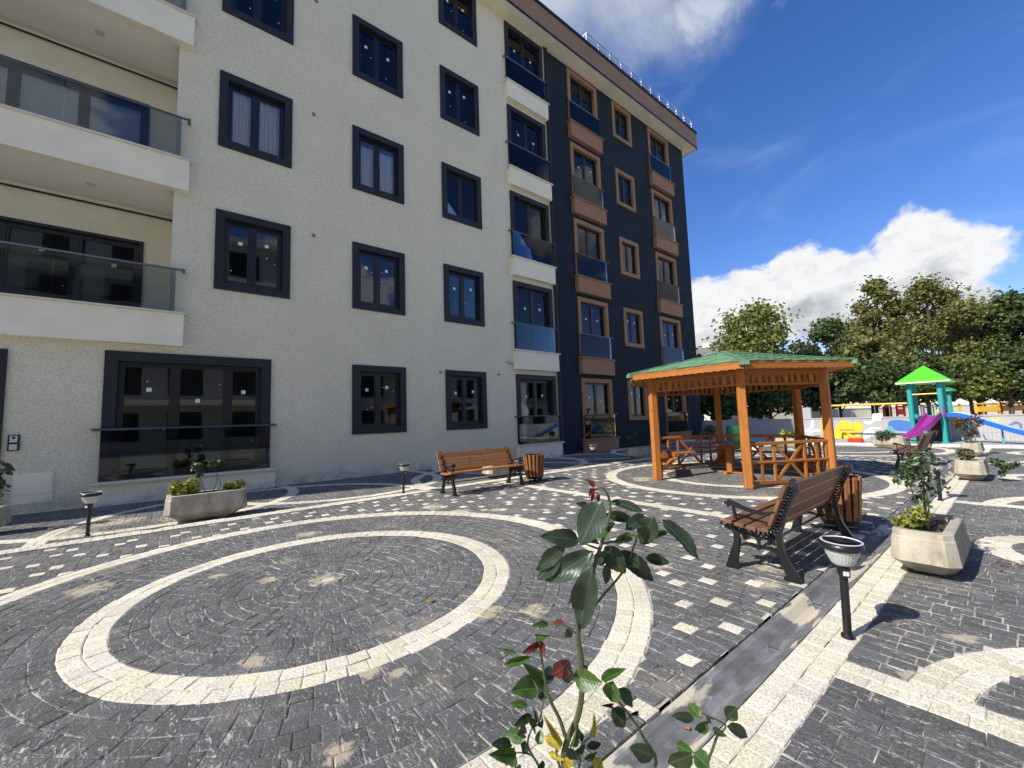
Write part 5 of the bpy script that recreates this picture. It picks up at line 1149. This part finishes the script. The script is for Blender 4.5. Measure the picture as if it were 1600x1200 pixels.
stem([(883, 1150), (875, 1125), (861, 1097), (854, 1075), (850, 1053), (843, 1007), (840, 1000)], .0035, .0012, -.01); stem([(903, 993), (885, 978), (860, 975)], .0015, .001); stem([(843, 1020), (826, 1018), (808, 1018)], .0015, .0008)
stem([(905, 1290), (850, 1210), (830, 1180), (806, 1176)], .003, .001); stem([(838, 1190), (825, 1165), (830, 1140), (843, 1125), (850, 1090)], .002, .001); stem([(905, 1290), (1020, 1205), (1004, 1150), (983, 1117), (962, 1090), (945, 1064)], .0035, .001); stem([(1004, 1150), (1016, 1178), (1021, 1182)], .002, .001)
stem([(905, 1290), (1080, 1230), (1108, 1183), (1120, 1152), (1133, 1133), (1096, 1114)], .0035, .001); stem([(1108, 1183), (1095, 1178), (1083, 1176)], .0016, .001); stem([(1133, 1133), (1135, 1122)], .0013, .001); stem([(909, 1060), (897, 1058), (890, 1045)], .0014, .001); stem([(905, 1290), (905, 1200), (908, 1165)], .003, .0015); stem([(905, 1290), (875, 1200), (868, 1165)], .003, .0015)
st.tube([Vector((0, 0, 0)), Vector((.02, 0, -.15)), Vector((RO.x*0+.03, -.02, .3-RO.z))], .0065, 7)
st.build('stem', M_TWIG, rose, True)

# ------------------------------------------------------------------ dry leaves lying about
lm = LMESH['y'][0].copy(); lm.materials.clear(); lm.materials.append(mat('dry_leaf', (.42, .22, .06), .7, .1, 9, coord='obj'))
tag(link('fallen_leaf', lm, None, (3.62, 1.37, .358), (.2, .1, 1), (.05, .04, .04)), 'dry orange leaf lying on the seat of the brown bench', 'leaf')

lf = MB(); leaf_cloud(lf, [(4.95, .12, .012, .28, .14, .006), (4.7, .22, .012, .1, .05, .006), (3.2, .58, .012, .25, .06, .005)], 90, .022, 2.)
tag(lf.build('leaf_litter', leafmat('dry_petals', [(.20, .09, .05), (.30, .16, .08), (.14, .06, .04)], .1, .8)), 'scattered reddish dry petals on the paving beside the near planter', 'leaf litter', None, 'stuff')
for i, (x, y, z, a, lab) in enumerate(((1.35, 2.62, .012, .4, 'tan dry leaf on the dark paving inside the near circle'), (1.62, .95, -.05, 1.2, 'small dry leaf lying in the drain channel'), (2.6, 3.35, .012, 2., 'dry leaf on the paving between the circle and the brown bench'))):
    tag(link('fallen_leaf', lm, None, (x, y, z), (.15, .1, a), (.06, .045, .03)), lab, 'leaf', 'fallen dry leaves')
